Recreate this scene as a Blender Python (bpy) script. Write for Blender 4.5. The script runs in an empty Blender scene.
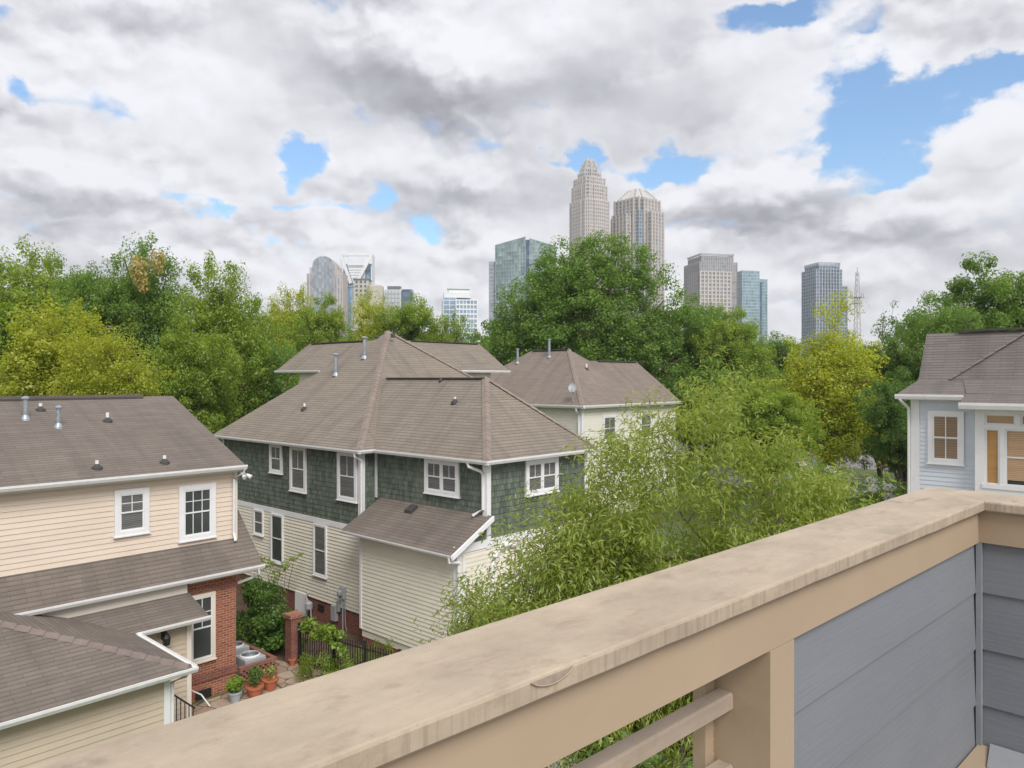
import bpy, math, random
import numpy as np
from mathutils import Vector

SC = bpy.context.scene
COL = SC.collection
R = math.radians
H = 10.1                                   # eye height above the ground, metres
_n = math.hypot(683, 750)
CA, SA = 683 / _n, 750 / _n                # street grid direction
PHI = math.atan2(SA, CA)


def W(a, b, z=0.0):
    return Vector((CA * a - SA * b, SA * a + CA * b, z))


# ---------------------------------------------------------------- objects
class MB:
    """collects polygons, then links them as one mesh object"""

    def __init__(self, o=(0, 0, 0)):
        self.o = o
        self.v = []
        self.f = []
        self.s = []

    def poly(self, pts, smooth=False):
        n = len(self.v)
        ox, oy, oz = self.o
        self.v += [(p[0] - ox, p[1] - oy, p[2] - oz) for p in pts]
        self.f.append(tuple(range(n, n + len(pts))))
        self.s.append(smooth)
        return self

    def box(self, x0, x1, y0, y1, z0, z1):
        if x0 > x1: x0, x1 = x1, x0
        if y0 > y1: y0, y1 = y1, y0
        if z0 > z1: z0, z1 = z1, z0
        P = lambda x, y, z: (x, y, z)
        self.poly([P(x0, y0, z0), P(x1, y0, z0), P(x1, y0, z1), P(x0, y0, z1)])
        self.poly([P(x1, y1, z0), P(x0, y1, z0), P(x0, y1, z1), P(x1, y1, z1)])
        self.poly([P(x0, y1, z0), P(x0, y0, z0), P(x0, y0, z1), P(x0, y1, z1)])
        self.poly([P(x1, y0, z0), P(x1, y1, z0), P(x1, y1, z1), P(x1, y0, z1)])
        self.poly([P(x0, y0, z1), P(x1, y0, z1), P(x1, y1, z1), P(x0, y1, z1)])
        self.poly([P(x0, y1, z0), P(x1, y1, z0), P(x1, y0, z0), P(x0, y0, z0)])
        return self

    def prism(self, poly, z0, z1):
        """vertical prism over a counter-clockwise footprint"""
        n = len(poly)
        self.poly([(p[0], p[1], z1) for p in poly])
        self.poly([(p[0], p[1], z0) for p in reversed(poly)])
        for i in range(n):
            p, q = poly[i], poly[(i + 1) % n]
            self.poly([(p[0], p[1], z0), (q[0], q[1], z0), (q[0], q[1], z1), (p[0], p[1], z1)])
        return self

    def loft(self, A, B, caps=True, smooth=False):
        n = len(A)
        for i in range(n):
            j = (i + 1) % n
            self.poly([A[i], A[j], B[j], B[i]], smooth)
        if caps:
            self.poly(list(reversed(A)))
            self.poly(B)
        return self

    def slab(self, pts, th=0.07):
        """sloping sheet with a real edge"""
        lo = [(p[0], p[1], p[2] - th) for p in pts]
        self.poly(pts)
        self.poly(list(reversed(lo)))
        n = len(pts)
        for i in range(n):
            j = (i + 1) % n
            self.poly([lo[i], lo[j], pts[j], pts[i]])
        return self

    def bar(self, p, q, w, h=None):
        """square bar between two points"""
        h = h or w
        p, q = Vector(p), Vector(q)
        d = (q - p).normalized()
        up = Vector((0, 0, 1)) if abs(d.z) < .95 else Vector((1, 0, 0))
        s = d.cross(up).normalized()
        u = s.cross(d).normalized()
        s *= w / 2
        u *= h / 2
        A = [tuple(p + s * i + u * j) for i, j in ((-1, -1), (1, -1), (1, 1), (-1, 1))]
        B = [tuple(q + s * i + u * j) for i, j in ((-1, -1), (1, -1), (1, 1), (-1, 1))]
        return self.loft(A, B)

    def tube(self, pts, r, n=8, r1=None, caps=True):
        pts = [Vector(p) for p in pts]
        rings = []
        m = len(pts)
        for i, p in enumerate(pts):
            d = (pts[min(i + 1, m - 1)] - pts[max(i - 1, 0)]).normalized()
            up = Vector((0, 0, 1)) if abs(d.z) < .9 else Vector((1, 0, 0))
            s = d.cross(up).normalized()
            u = s.cross(d).normalized()
            rr = r if r1 is None else r + (r1 - r) * i / (m - 1)
            rings.append([tuple(p + s * (math.cos(2 * math.pi * k / n) * rr) + u * (math.sin(2 * math.pi * k / n) * rr)) for k in range(n)])
        for i in range(m - 1):
            self.loft(rings[i], rings[i + 1], caps=False, smooth=True)
        if caps:
            self.poly(list(reversed(rings[0])))
            self.poly(rings[-1])
        return self

    def lathe(self, x, y, prof, n=20, smooth=True):
        rings = [[(x + r * math.cos(2 * math.pi * k / n), y + r * math.sin(2 * math.pi * k / n), z) for k in range(n)] for r, z in prof]
        for A, B in zip(rings[:-1], rings[1:]):
            self.loft(A, B, caps=False, smooth=smooth)
        self.poly(list(reversed(rings[0])))
        self.poly(rings[-1])
        return self

    def build(self, name, mat, parent=None):
        me = bpy.data.meshes.new(name)
        me.from_pydata(self.v, [], self.f)
        me.polygons.foreach_set('use_smooth', self.s)
        uv = me.uv_layers.new(name='UVMap')
        co = []
        for f in self.f:
            p = [self.v[i] for i in f]
            nx = ny = nz = 0.0
            for i in range(len(p)):
                a, b = p[i], p[(i + 1) % len(p)]
                nx += (a[1] - b[1]) * (a[2] + b[2])
                ny += (a[2] - b[2]) * (a[0] + b[0])
                nz += (a[0] - b[0]) * (a[1] + b[1])
            l = math.sqrt(nx * nx + ny * ny + nz * nz) or 1
            nx, ny, nz = nx / l, ny / l, nz / l
            h = math.hypot(nx, ny)
            if h < .08:
                for q in p: co += (q[0], q[1])
            else:
                ux, uy = -ny / h, nx / h
                vx, vy, vz = -nz * uy, nz * ux, nx * uy - ny * ux
                for q in p: co += (q[0] * ux + q[1] * uy, q[0] * vx + q[1] * vy + q[2] * vz)
        uv.data.foreach_set('uv', co)
        me.materials.append(mat)
        me.update()
        return link(name, me, parent)


def link(name, data, parent=None):
    o = bpy.data.objects.new(name, data)
    COL.objects.link(o)
    if parent is not None:
        o.parent = parent
    return o


def tag(o, label=None, cat=None, group=None, kind=None):
    if label: o['label'] = label
    if cat: o['category'] = cat
    if group: o['group'] = group
    if kind: o['kind'] = kind
    return o


def thing(name, loc, label, cat, group=None, rz=0.0):
    o = link(name, None)
    o.location = loc
    o.rotation_euler = (0, 0, rz)
    return tag(o, label, cat, group)


# ---------------------------------------------------------------- materials
def mat(name):
    m = bpy.data.materials.new(name)
    m.use_nodes = True
    nt = m.node_tree
    b = nt.nodes['Principled BSDF']
    return m, nt, b


class N:
    """tiny node writer"""

    def __init__(self, nt):
        self.nt = nt

    def node(self, t, **kw):
        n = self.nt.nodes.new(t)
        for k, v in kw.items():
            if k.startswith('i_'):
                n.inputs[k[2:].replace('_', ' ')].default_value = v
            else:
                setattr(n, k, v)
        return n

    def put(self, sock, v):
        if hasattr(v, 'is_output'):
            self.nt.links.new(v, sock)
        else:
            sock.default_value = v

    def math(self, op, a, b=0.0, c=None, clamp=False):
        n = self.nt.nodes.new('ShaderNodeMath')
        n.operation = op
        n.use_clamp = clamp
        self.put(n.inputs[0], a)
        self.put(n.inputs[1], b)
        if c is not None: self.put(n.inputs[2], c)
        return n.outputs[0]

    def vec(self, op, a, b=(0, 0, 0)):
        n = self.nt.nodes.new('ShaderNodeVectorMath')
        n.operation = op
        self.put(n.inputs[0], a)
        if op == 'SCALE':
            self.put(n.inputs['Scale'], b)
        else:
            self.put(n.inputs[1], b)
        return n.outputs['Value'] if op in ('DOT_PRODUCT', 'LENGTH', 'DISTANCE') else n.outputs[0]

    def mix(self, f, a, b, typ='MIX'):
        n = self.nt.nodes.new('ShaderNodeMix')
        n.data_type = 'RGBA'
        n.blend_type = typ
        n.clamp_factor = True
        self.put(n.inputs[0], f)
        self.put(n.inputs[6], a if hasattr(a, 'is_output') else (*a, 1)[:4])
        self.put(n.inputs[7], b if hasattr(b, 'is_output') else (*b, 1)[:4])
        return n.outputs[2]

    def mapr(self, v, a, b, c=0.0, d=1.0, smooth=False):
        n = self.nt.nodes.new('ShaderNodeMapRange')
        if smooth: n.interpolation_type = 'SMOOTHSTEP'
        self.put(n.inputs[0], v)
        for i, x in enumerate((a, b, c, d)): self.put(n.inputs[i + 1], x)
        return n.outputs[0]

    def noise(self, vec, scale, detail=4, rough=.55, out=0, dist=0.0, dim='3D'):
        n = self.nt.nodes.new('ShaderNodeTexNoise')
        n.noise_dimensions = dim
        if vec is not None: self.nt.links.new(vec, n.inputs['Vector'])
        n.inputs['Scale'].default_value = scale
        n.inputs['Detail'].default_value = detail
        n.inputs['Roughness'].default_value = rough
        n.inputs['Distortion'].default_value = dist
        return n.outputs[out]

    def coord(self, which='Object'):
        return self.nt.nodes.new('ShaderNodeTexCoord').outputs[which]

    def scale(self, v, s):
        return self.vec('MULTIPLY', v, s)

    def bump(self, h, strength=.3, dist=.01):
        n = self.nt.nodes.new('ShaderNodeBump')
        n.inputs['Strength'].default_value = strength
        n.inputs['Distance'].default_value = dist
        self.nt.links.new(h, n.inputs['Height'])
        return n.outputs[0]


def paint(name, col, rough=.55, var=.10, sc=1.5, dirt=None, bump=0.0, metal=0.0, stretch=(1, 1, 1)):
    """plain painted or coated surface with uneven tone and dirt"""
    m, nt, b = mat(name)
    g = N(nt)
    o = g.scale(g.coord(), stretch)
    n1 = g.noise(o, sc, 5, .6)
    c = g.mix(g.mapr(n1, .25, .75), tuple(x * (1 - var) for x in col), tuple(min(1, x * (1 + var)) for x in col))
    if dirt:
        n2 = g.noise(o, sc * 3.1, 6, .65)
        c = g.mix(g.mapr(n2, .52, .75, 0, .55), c, dirt)
    nt.links.new(c, b.inputs['Base Color'])
    b.inputs['Roughness'].default_value = rough
    b.inputs['Metallic'].default_value = metal
    if bump:
        nt.links.new(g.bump(g.noise(o, sc * 14, 4), bump, .01), b.inputs['Normal'])
    return m


def shingles(name, c1, c2, cm, w=.32, h=.15, streak=.25, dark=(.05, .045, .045)):
    """asphalt shingle courses laid out in the slope's own metres (UV)"""
    m, nt, b = mat(name)
    g = N(nt)
    uv = g.coord('UV')
    br = g.node('ShaderNodeTexBrick', offset=.5, offset_frequency=2)
    nt.links.new(uv, br.inputs['Vector'])
    br.inputs['Color1'].default_value = (*c1, 1)
    br.inputs['Color2'].default_value = (*c2, 1)
    br.inputs['Mortar'].default_value = (*cm, 1)
    br.inputs['Scale'].default_value = 1
    br.inputs['Mortar Size'].default_value = .006
    br.inputs['Mortar Smooth'].default_value = .3
    br.inputs['Bias'].default_value = 0
    br.inputs['Brick Width'].default_value = w
    br.inputs['Row Height'].default_value = h
    o = g.coord()
    big = g.noise(o, .45, 4, .6)
    c = g.mix(g.mapr(big, .3, .7), br.outputs['Color'], dark)
    c = g.mix(1 - streak, c, br.outputs['Color'])
    st = g.noise(g.scale(uv, (1.1, .12, 1)), 1.3, 4, .6)
    c = g.mix(g.mapr(st, .48, .78, 0, .45), c, dark)
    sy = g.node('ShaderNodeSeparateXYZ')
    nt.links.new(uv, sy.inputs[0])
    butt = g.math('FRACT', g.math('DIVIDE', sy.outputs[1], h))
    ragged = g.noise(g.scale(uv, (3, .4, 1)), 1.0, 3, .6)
    c = g.mix(g.math('MULTIPLY', g.mapr(butt, .16, .30, .62, 0), g.mapr(ragged, .3, .6, .45, 1)), c, cm)  # row shadow line painted into the colour along each dark butt edge
    fine = g.noise(uv, 22, 3, .7)
    c = g.mix(g.mapr(fine, .3, .7, .78, 1.0), tuple(x * .6 for x in c1), c)
    nt.links.new(c, b.inputs['Base Color'])
    b.inputs['Roughness'].default_value = .9
    # lapped courses: each row rises towards its butt edge
    sx = g.node('ShaderNodeSeparateXYZ')
    nt.links.new(uv, sx.inputs[0])
    fr = g.math('FRACT', g.math('DIVIDE', sx.outputs[1], h))
    hgt = g.math('ADD', g.math('SUBTRACT', 1.0, fr), g.math('MULTIPLY', fine, .5))
    nt.links.new(g.bump(hgt, .6, .02), b.inputs['Normal'])
    return m


def bricks(name, c1, c2, cm, scale=1.0):
    m, nt, b = mat(name)
    g = N(nt)
    uv = g.coord('UV')
    br = g.node('ShaderNodeTexBrick', offset=.5)
    nt.links.new(uv, br.inputs['Vector'])
    for k, v in (('Color1', (*c1, 1)), ('Color2', (*c2, 1)), ('Mortar', (*cm, 1)), ('Scale', scale), ('Mortar Size', .008),
                 ('Mortar Smooth', .1), ('Bias', -.1), ('Brick Width', .215), ('Row Height', .078)):
        br.inputs[k].default_value = v
    n = g.noise(g.coord(), 2.2, 5, .6)
    c = g.mix(g.mapr(n, .3, .75, 0, .5), br.outputs['Color'], tuple(x * .55 for x in c1))
    nt.links.new(c, b.inputs['Base Color'])
    b.inputs['Roughness'].default_value = .85
    nt.links.new(g.bump(g.math('SUBTRACT', 1.0, br.outputs['Fac']), .7, .012), b.inputs['Normal'])
    return m


def lap_paint(name, col, rough=.6, var=.07, grain=.25, dirt=(.3, .27, .22), dirt_amt=.25):
    """painted lap boards: faint grain along the board and grime in soft patches"""
    m, nt, b = mat(name)
    g = N(nt)
    uv = g.coord('UV')
    n1 = g.noise(g.scale(uv, (.6, 2.2, 1)), 1.0, 5, .6)
    c = g.mix(g.mapr(n1, .25, .75), tuple(x * (1 - var) for x in col), tuple(min(1, x * (1 + var)) for x in col))
    n2 = g.noise(g.coord(), .9, 6, .65)
    c = g.mix(g.mapr(n2, .5, .8, 0, dirt_amt), c, dirt)
    gr = g.noise(g.scale(uv, (2.5, 55, 1)), 1.0, 5, .65, dist=.6)
    nt.links.new(c, b.inputs['Base Color'])
    b.inputs['Roughness'].default_value = rough
    nt.links.new(g.bump(gr, grain, .006), b.inputs['Normal'])
    return m


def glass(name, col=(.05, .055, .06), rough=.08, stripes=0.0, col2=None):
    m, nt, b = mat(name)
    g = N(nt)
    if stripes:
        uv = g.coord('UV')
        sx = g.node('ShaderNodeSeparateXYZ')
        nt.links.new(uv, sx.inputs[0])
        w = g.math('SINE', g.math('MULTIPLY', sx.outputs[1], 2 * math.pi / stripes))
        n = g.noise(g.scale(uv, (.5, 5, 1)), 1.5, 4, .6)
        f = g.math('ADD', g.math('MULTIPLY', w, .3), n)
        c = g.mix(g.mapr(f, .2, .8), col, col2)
    else:
        n = g.noise(g.coord(), .9, 3, .5)
        c = g.mix(g.mapr(n, .3, .7), col, col2 or tuple(x * 1.6 for x in col))
    nt.links.new(c, b.inputs['Base Color'])
    b.inputs['Roughness'].default_value = rough
    b.inputs['Specular IOR Level'].default_value = .5
    return m


def leafmat(name, c1, c2, c3, scale=.35, trans=.5):
    """leaves: hue drifts from spray to spray and leaf to leaf"""
    m, nt, b = mat(name)
    g = N(nt)
    nt.nodes.remove(b)
    out = nt.nodes['Material Output']
    o = g.coord()
    n = g.noise(o, scale, 3, .6)
    n2 = g.noise(o, scale * 3.6, 2, .5)
    isl = g.node('ShaderNodeNewGeometry').outputs['Random Per Island']
    f = g.math('ADD', g.math('ADD', g.math('MULTIPLY', g.math('SUBTRACT', n, .5), 2.4), g.math('MULTIPLY', g.math('SUBTRACT', n2, .5), 1.8)), g.math('MULTIPLY_ADD', isl, .5, .25))
    c = g.mix(g.mapr(f, -.1, 1.1), c1, c2)
    c = g.mix(g.mapr(isl, .86, .98), c, c3)
    d = g.node('ShaderNodeBsdfDiffuse')
    t = g.node('ShaderNodeBsdfTranslucent')
    gl = g.node('ShaderNodeBsdfGlossy')
    gl.inputs['Roughness'].default_value = .45
    gl.inputs['Color'].default_value = (.5, .5, .5, 1)
    nt.links.new(c, d.inputs[0])
    tc = g.mix(.5, c, tuple(min(1, x) for x in (c2[0] * 1.4, c2[1] * 1.4, c2[2] * .8)))
    nt.links.new(tc, t.inputs[0])
    m1 = g.node('ShaderNodeMixShader')
    m1.inputs[0].default_value = trans
    nt.links.new(d.outputs[0], m1.inputs[1])
    nt.links.new(t.outputs[0], m1.inputs[2])
    m2 = g.node('ShaderNodeMixShader')
    m2.inputs[0].default_value = .05
    nt.links.new(m1.outputs[0], m2.inputs[1])
    nt.links.new(gl.outputs[0], m2.inputs[2])
    nt.links.new(m2.outputs[0], out.inputs[0])
    return m


M = {}
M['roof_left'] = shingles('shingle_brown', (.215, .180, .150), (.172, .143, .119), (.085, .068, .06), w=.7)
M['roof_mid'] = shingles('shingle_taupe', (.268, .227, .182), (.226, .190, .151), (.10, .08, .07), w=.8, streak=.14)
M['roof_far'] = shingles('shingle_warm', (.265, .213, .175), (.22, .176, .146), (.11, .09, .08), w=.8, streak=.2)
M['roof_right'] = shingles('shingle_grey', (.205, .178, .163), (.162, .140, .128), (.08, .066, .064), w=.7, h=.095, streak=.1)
M['ridge'] = paint('ridge_shingle', (.235, .19, .162), .9, .2, 3, bump=.3)
M['ridge_brown'] = paint('ridge_shingle_brown', (.19, .153, .135), .9, .2, 3, bump=.3)
M['ridge_dark'] = paint('ridge_vent', (.075, .062, .058), .9, .2, 3)
M['green_shake'] = None
M['cream_lap'] = lap_paint('cream_lap', (.70, .585, .485), dirt_amt=.10)
M['tan_lap'] = lap_paint('tan_lap', (.53, .445, .345))
M['ivory_lap'] = lap_paint('ivory_lap', (.74, .70, .59), dirt_amt=.12)
M['pale_lap'] = lap_paint('pale_lap', (.74, .71, .62), dirt_amt=.12)
M['blue_lap'] = lap_paint('blue_lap', (.63, .68, .745), dirt_amt=.05)
M['white'] = paint('white_trim', (.76, .76, .77), .5, .05, 1.2, dirt=(.66, .65, .63))
M['cream_trim'] = paint('cream_trim', (.72, .66, .58), .5, .05, 1.2)
M['gutter'] = paint('gutter_white', (.74, .74, .74), .4, .06, 2.5, dirt=(.58, .57, .55))
M['brick'] = bricks('brick_red', (.40, .125, .06), (.20, .05, .032), (.44, .37, .30))
M['brick2'] = bricks('brick_foundation', (.26, .085, .05), (.19, .055, .035), (.28, .23, .2))
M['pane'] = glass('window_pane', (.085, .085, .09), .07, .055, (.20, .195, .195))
M['pane_dark'] = glass('window_pane_dark', (.04, .045, .045), .05)
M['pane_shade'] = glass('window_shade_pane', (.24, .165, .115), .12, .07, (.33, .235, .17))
M['blind'] = glass('bamboo_blind', (.36, .19, .06), .3, .05, (.52, .30, .12))
M['blind_wood'] = glass('wood_blind', (.40, .25, .15), .25, .05, (.55, .38, .25))
M['galv'] = paint('galvanised', (.36, .39, .43), .4, .3, 9, metal=.5)
M['boot'] = paint('rubber_boot', (.05, .045, .045), .7)
M['black_iron'] = paint('black_iron', (.018, .018, .02), .45)
M['grey_metal'] = paint('grey_metal', (.34, .36, .37), .5, .1, 3)
M['terracotta'] = paint('terracotta', (.42, .13, .06), .8, .2, 5, dirt=(.3, .2, .15))
M['bark'] = paint('bark', (.10, .075, .055), .9, .4, 4, bump=.6)
M['bark_grey'] = paint('bark_grey', (.16, .13, .11), .9, .35, 4, bump=.5)
M['dark'] = paint('dark_opening', (.012, .012, .012), .8)


def shake_mat():
    m, nt, b = mat('green_shake')
    g = N(nt)
    uv = g.coord('UV')
    br = g.node('ShaderNodeTexBrick', offset=.37, offset_frequency=2, squash=.8, squash_frequency=3)
    nt.links.new(uv, br.inputs['Vector'])
    for k, v in (('Color1', (.140, .168, .128, 1)), ('Color2', (.070, .092, .074, 1)), ('Mortar', (.02, .03, .026, 1)), ('Scale', 1),
                 ('Mortar Size', .007), ('Mortar Smooth', .2), ('Bias', 0), ('Brick Width', .17), ('Row Height', .2)):
        br.inputs[k].default_value = v
    n = g.noise(g.scale(uv, (2.5, .5, 1)), 1.2, 5, .65)
    c = g.mix(g.mapr(n, .45, .8, 0, .6), br.outputs['Color'], (.24, .26, .205))
    n2 = g.noise(g.scale(uv, (14, 2, 1)), 1.0, 4, .6)
    c = g.mix(g.mapr(n2, .5, .8, 0, .5), c, (.05, .075, .066))
    nt.links.new(c, b.inputs['Base Color'])
    b.inputs['Roughness'].default_value = .85
    nt.links.new(g.bump(n2, .5, .01), b.inputs['Normal'])
    return m


M['green_shake'] = shake_mat()


# ---------------------------------------------------------------- building helpers (in the street grid frame a, b, z)
def lap_wall(mb, p, q, z0, z1, course=.15, lip=.019):
    """lapped courses between plan points p and q; outward side is to the right of p->q"""
    d = Vector((q[0] - p[0], q[1] - p[1]))
    L = d.length
    d /= L
    n = (d.y, -d.x)
    z = z0
    first = True
    while z < z1 - .005:
        t = min(z + course, z1)
        o = lip
        A = (p[0] + n[0] * o, p[1] + n[1] * o, z)
        B = (q[0] + n[0] * o, q[1] + n[1] * o, z)
        mb.poly([A, B, (q[0], q[1], t), (p[0], p[1], t)])
        if not first:
            mb.poly([(p[0], p[1], z), (q[0], q[1], z), B, A])
        first = False
        z = t
    return mb


def wall_axes(face):
    """face 'a': wall of constant a looking to -a ; 'b': wall of constant b looking to -b"""
    return face


def panel(mb, face, plane, u0, u1, z0, z1, d0, d1):
    """box on a wall: from d0 to d1 metres proud of it"""
    if face == 'a':
        mb.box(plane - d1, plane - d0, u0, u1, z0, z1)
    else:
        mb.box(u0, u1, plane - d1, plane - d0, z0, z1)
    return mb


def frame(mb, face, plane, u0, u1, z0, z1, w, d0, d1, wb=None, wt=None):
    wb = w if wb is None else wb
    wt = w if wt is None else wt
    panel(mb, face, plane, u0, u0 + w, z0, z1, d0, d1)
    panel(mb, face, plane, u1 - w, u1, z0, z1, d0, d1)
    panel(mb, face, plane, u0 + w, u1 - w, z0, z0 + wb, d0, d1 + .004)
    panel(mb, face, plane, u0 + w, u1 - w, z1 - wt, z1, d0, d1 + .004)
    return mb


def window(house, o, face, plane, u0, u1, z0, z1, trim=.11, lights=1, grid=None, pane='pane', tm='white', sash='white', low_grid=False):
    """double-hung window: trim board frame > sash, pane, muntin"""
    if u0 > u1: u0, u1 = u1, u0
    win = frame(MB(o), face, plane, u0, u1, z0, z1, trim, 0, .075, wb=trim * .9).build('window', M[tm], house)
    a0, a1, b0, b1 = u0 + trim, u1 - trim, z0 + trim * .9, z1 - trim
    sill = panel(MB(o), face, plane, u0 - .03, u1 + .03, z0 - .035, z0 + .002, .0, .11).build('sill', M[tm], win)
    n = lights
    mull = .09
    wl = (a1 - a0 - mull * (n - 1)) / n
    for k in range(n):
        c0 = a0 + k * (wl + mull)
        c1 = c0 + wl
        if k:
            panel(MB(o), face, plane, c0 - mull, c0, b0, b1, 0, .072).build('mullion', M[tm], win)
        zm = (b0 + b1) / 2
        s = MB(o)
        frame(s, face, plane, c0, c1, zm - .02, b1, .042, .004, .062)
        frame(s, face, plane, c0, c1, b0, zm + .018, .045, .004, .054)
        s.build('sash', M[sash], win)
        panel(MB(o), face, plane, c0 + .03, c1 - .03, b0 + .03, b1 - .03, .003, .040).build('pane', M[pane], win)
        if grid:
            mm = MB(o)
            gx, gz = grid
            for i in range(1, gx):
                x = c0 + (c1 - c0) * i / gx
                panel(mm, face, plane, x - .011, x + .011, zm + .02, b1 - .04, .039, .052)
                if low_grid: panel(mm, face, plane, x - .011, x + .011, b0 + .04, zm - .02, .039, .049)
            for i in range(1, gz):
                z = zm + (b1 - zm) * i / gz
                panel(mm, face, plane, c0 + .04, c1 - .04, z - .011, z + .011, .0392, .0522)
                if low_grid and gz > 1 and i == 1:
                    pass
            mm.build('muntin', M[sash], win)
    return win


def gutter(house, o, p, q, z, out, name='gutter', drop=.13, w=.12):
    """trough along an eave p->q (a,b); out = outward unit (a,b)"""
    m = MB(o)
    P = [Vector((p[0], p[1], 0)), Vector((q[0], q[1], 0))]
    n = Vector((out[0], out[1], 0))
    prof = [(0, -drop), (w * .65, -drop), (w, -drop * .35), (w, 0.012), (w * .82, .012), (w * .82, -.02), (0, -.02)]
    A = [tuple(P[0] + n * x + Vector((0, 0, z + y))) for x, y in prof]
    B = [tuple(P[1] + n * x + Vector((0, 0, z + y))) for x, y in prof]
    k = len(prof)
    for i in range(k):
        j = (i + 1) % k
        m.poly([A[i], A[j], B[j], B[i]])
    m.poly(A)
    m.poly(list(reversed(B)))
    return m.build(name, M['gutter'], house)


def strip(mb, p, q, w=.26, dz=.035, drop=.088, step=.33):
    """overlapping cap shingles along a hip or ridge"""
    p, q = Vector(p), Vector(q)
    d = q - p
    L = d.length
    d.normalize()
    s = Vector((d.y, -d.x, 0)).normalized() * (w / 2)
    n = max(1, int(L / step))
    for i in range(n):
        a = p + d * (L * i / n)
        b = p + d * (L * (i + 1) / n + .03)
        h0, h1 = Vector((0, 0, dz + .022)), Vector((0, 0, dz))
        lo = Vector((0, 0, -drop))
        mb.poly([tuple(a + h0), tuple(b + h1), tuple(b + s + h1 + lo), tuple(a + s + h0 + lo)])
        mb.poly([tuple(a + h0), tuple(a - s + h0 + lo), tuple(b - s + h1 + lo), tuple(b + h1)])
        mb.poly([tuple(a + h0), tuple(a + s + h0 + lo), tuple(a + s + lo - h1), tuple(a - s + lo - h1), tuple(a - s + h0 + lo)])
    return mb


def flue(roof, o, a, b, z, h, r=.06, cap=True, name='flue_pipe'):
    m = MB(o)
    m.lathe(a, b, [(r * 2.1, z - .06), (r * 1.9, z + .01), (r * 1.25, z + .1), (r, z + .13), (r, z + h)], 14)
    if cap:
        m.lathe(a, b, [(r * .8, z + h - .01), (r * 1.7, z + h + .01), (r * 1.7, z + h + .06), (r * .5, z + h + .10)], 14)
    return m.build(name, M['galv'], roof)


def vent(roof, o, a, b, z, h=.28, r=.045):
    v = MB(o)
    v.lathe(a, b, [(.17, z - .08), (.15, z + .02), (r * 1.2, z + .10), (r, z + .12)], 12)
    v = v.build('vent_boot', M['boot'], roof)
    return MB(o).lathe(a, b, [(r, z), (r, z + h), (r * .7, z + h)], 12).build('vent_pipe', M['white'], roof)


def flat_vent(roof, o, a, b, z, w=.3):
    return MB(o).lathe(a, b, [(w * .5, z - .1), (w * .5, z + .02), (w * .35, z + .1), (w * .1, z + .14)], 10).build('roof_vent', M['boot'], roof)
# ---------------------------------------------------------------- sky, sun, camera
SUN_EL, SUN_AZ = R(46), R(156)             # high, behind the viewer to the right


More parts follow.
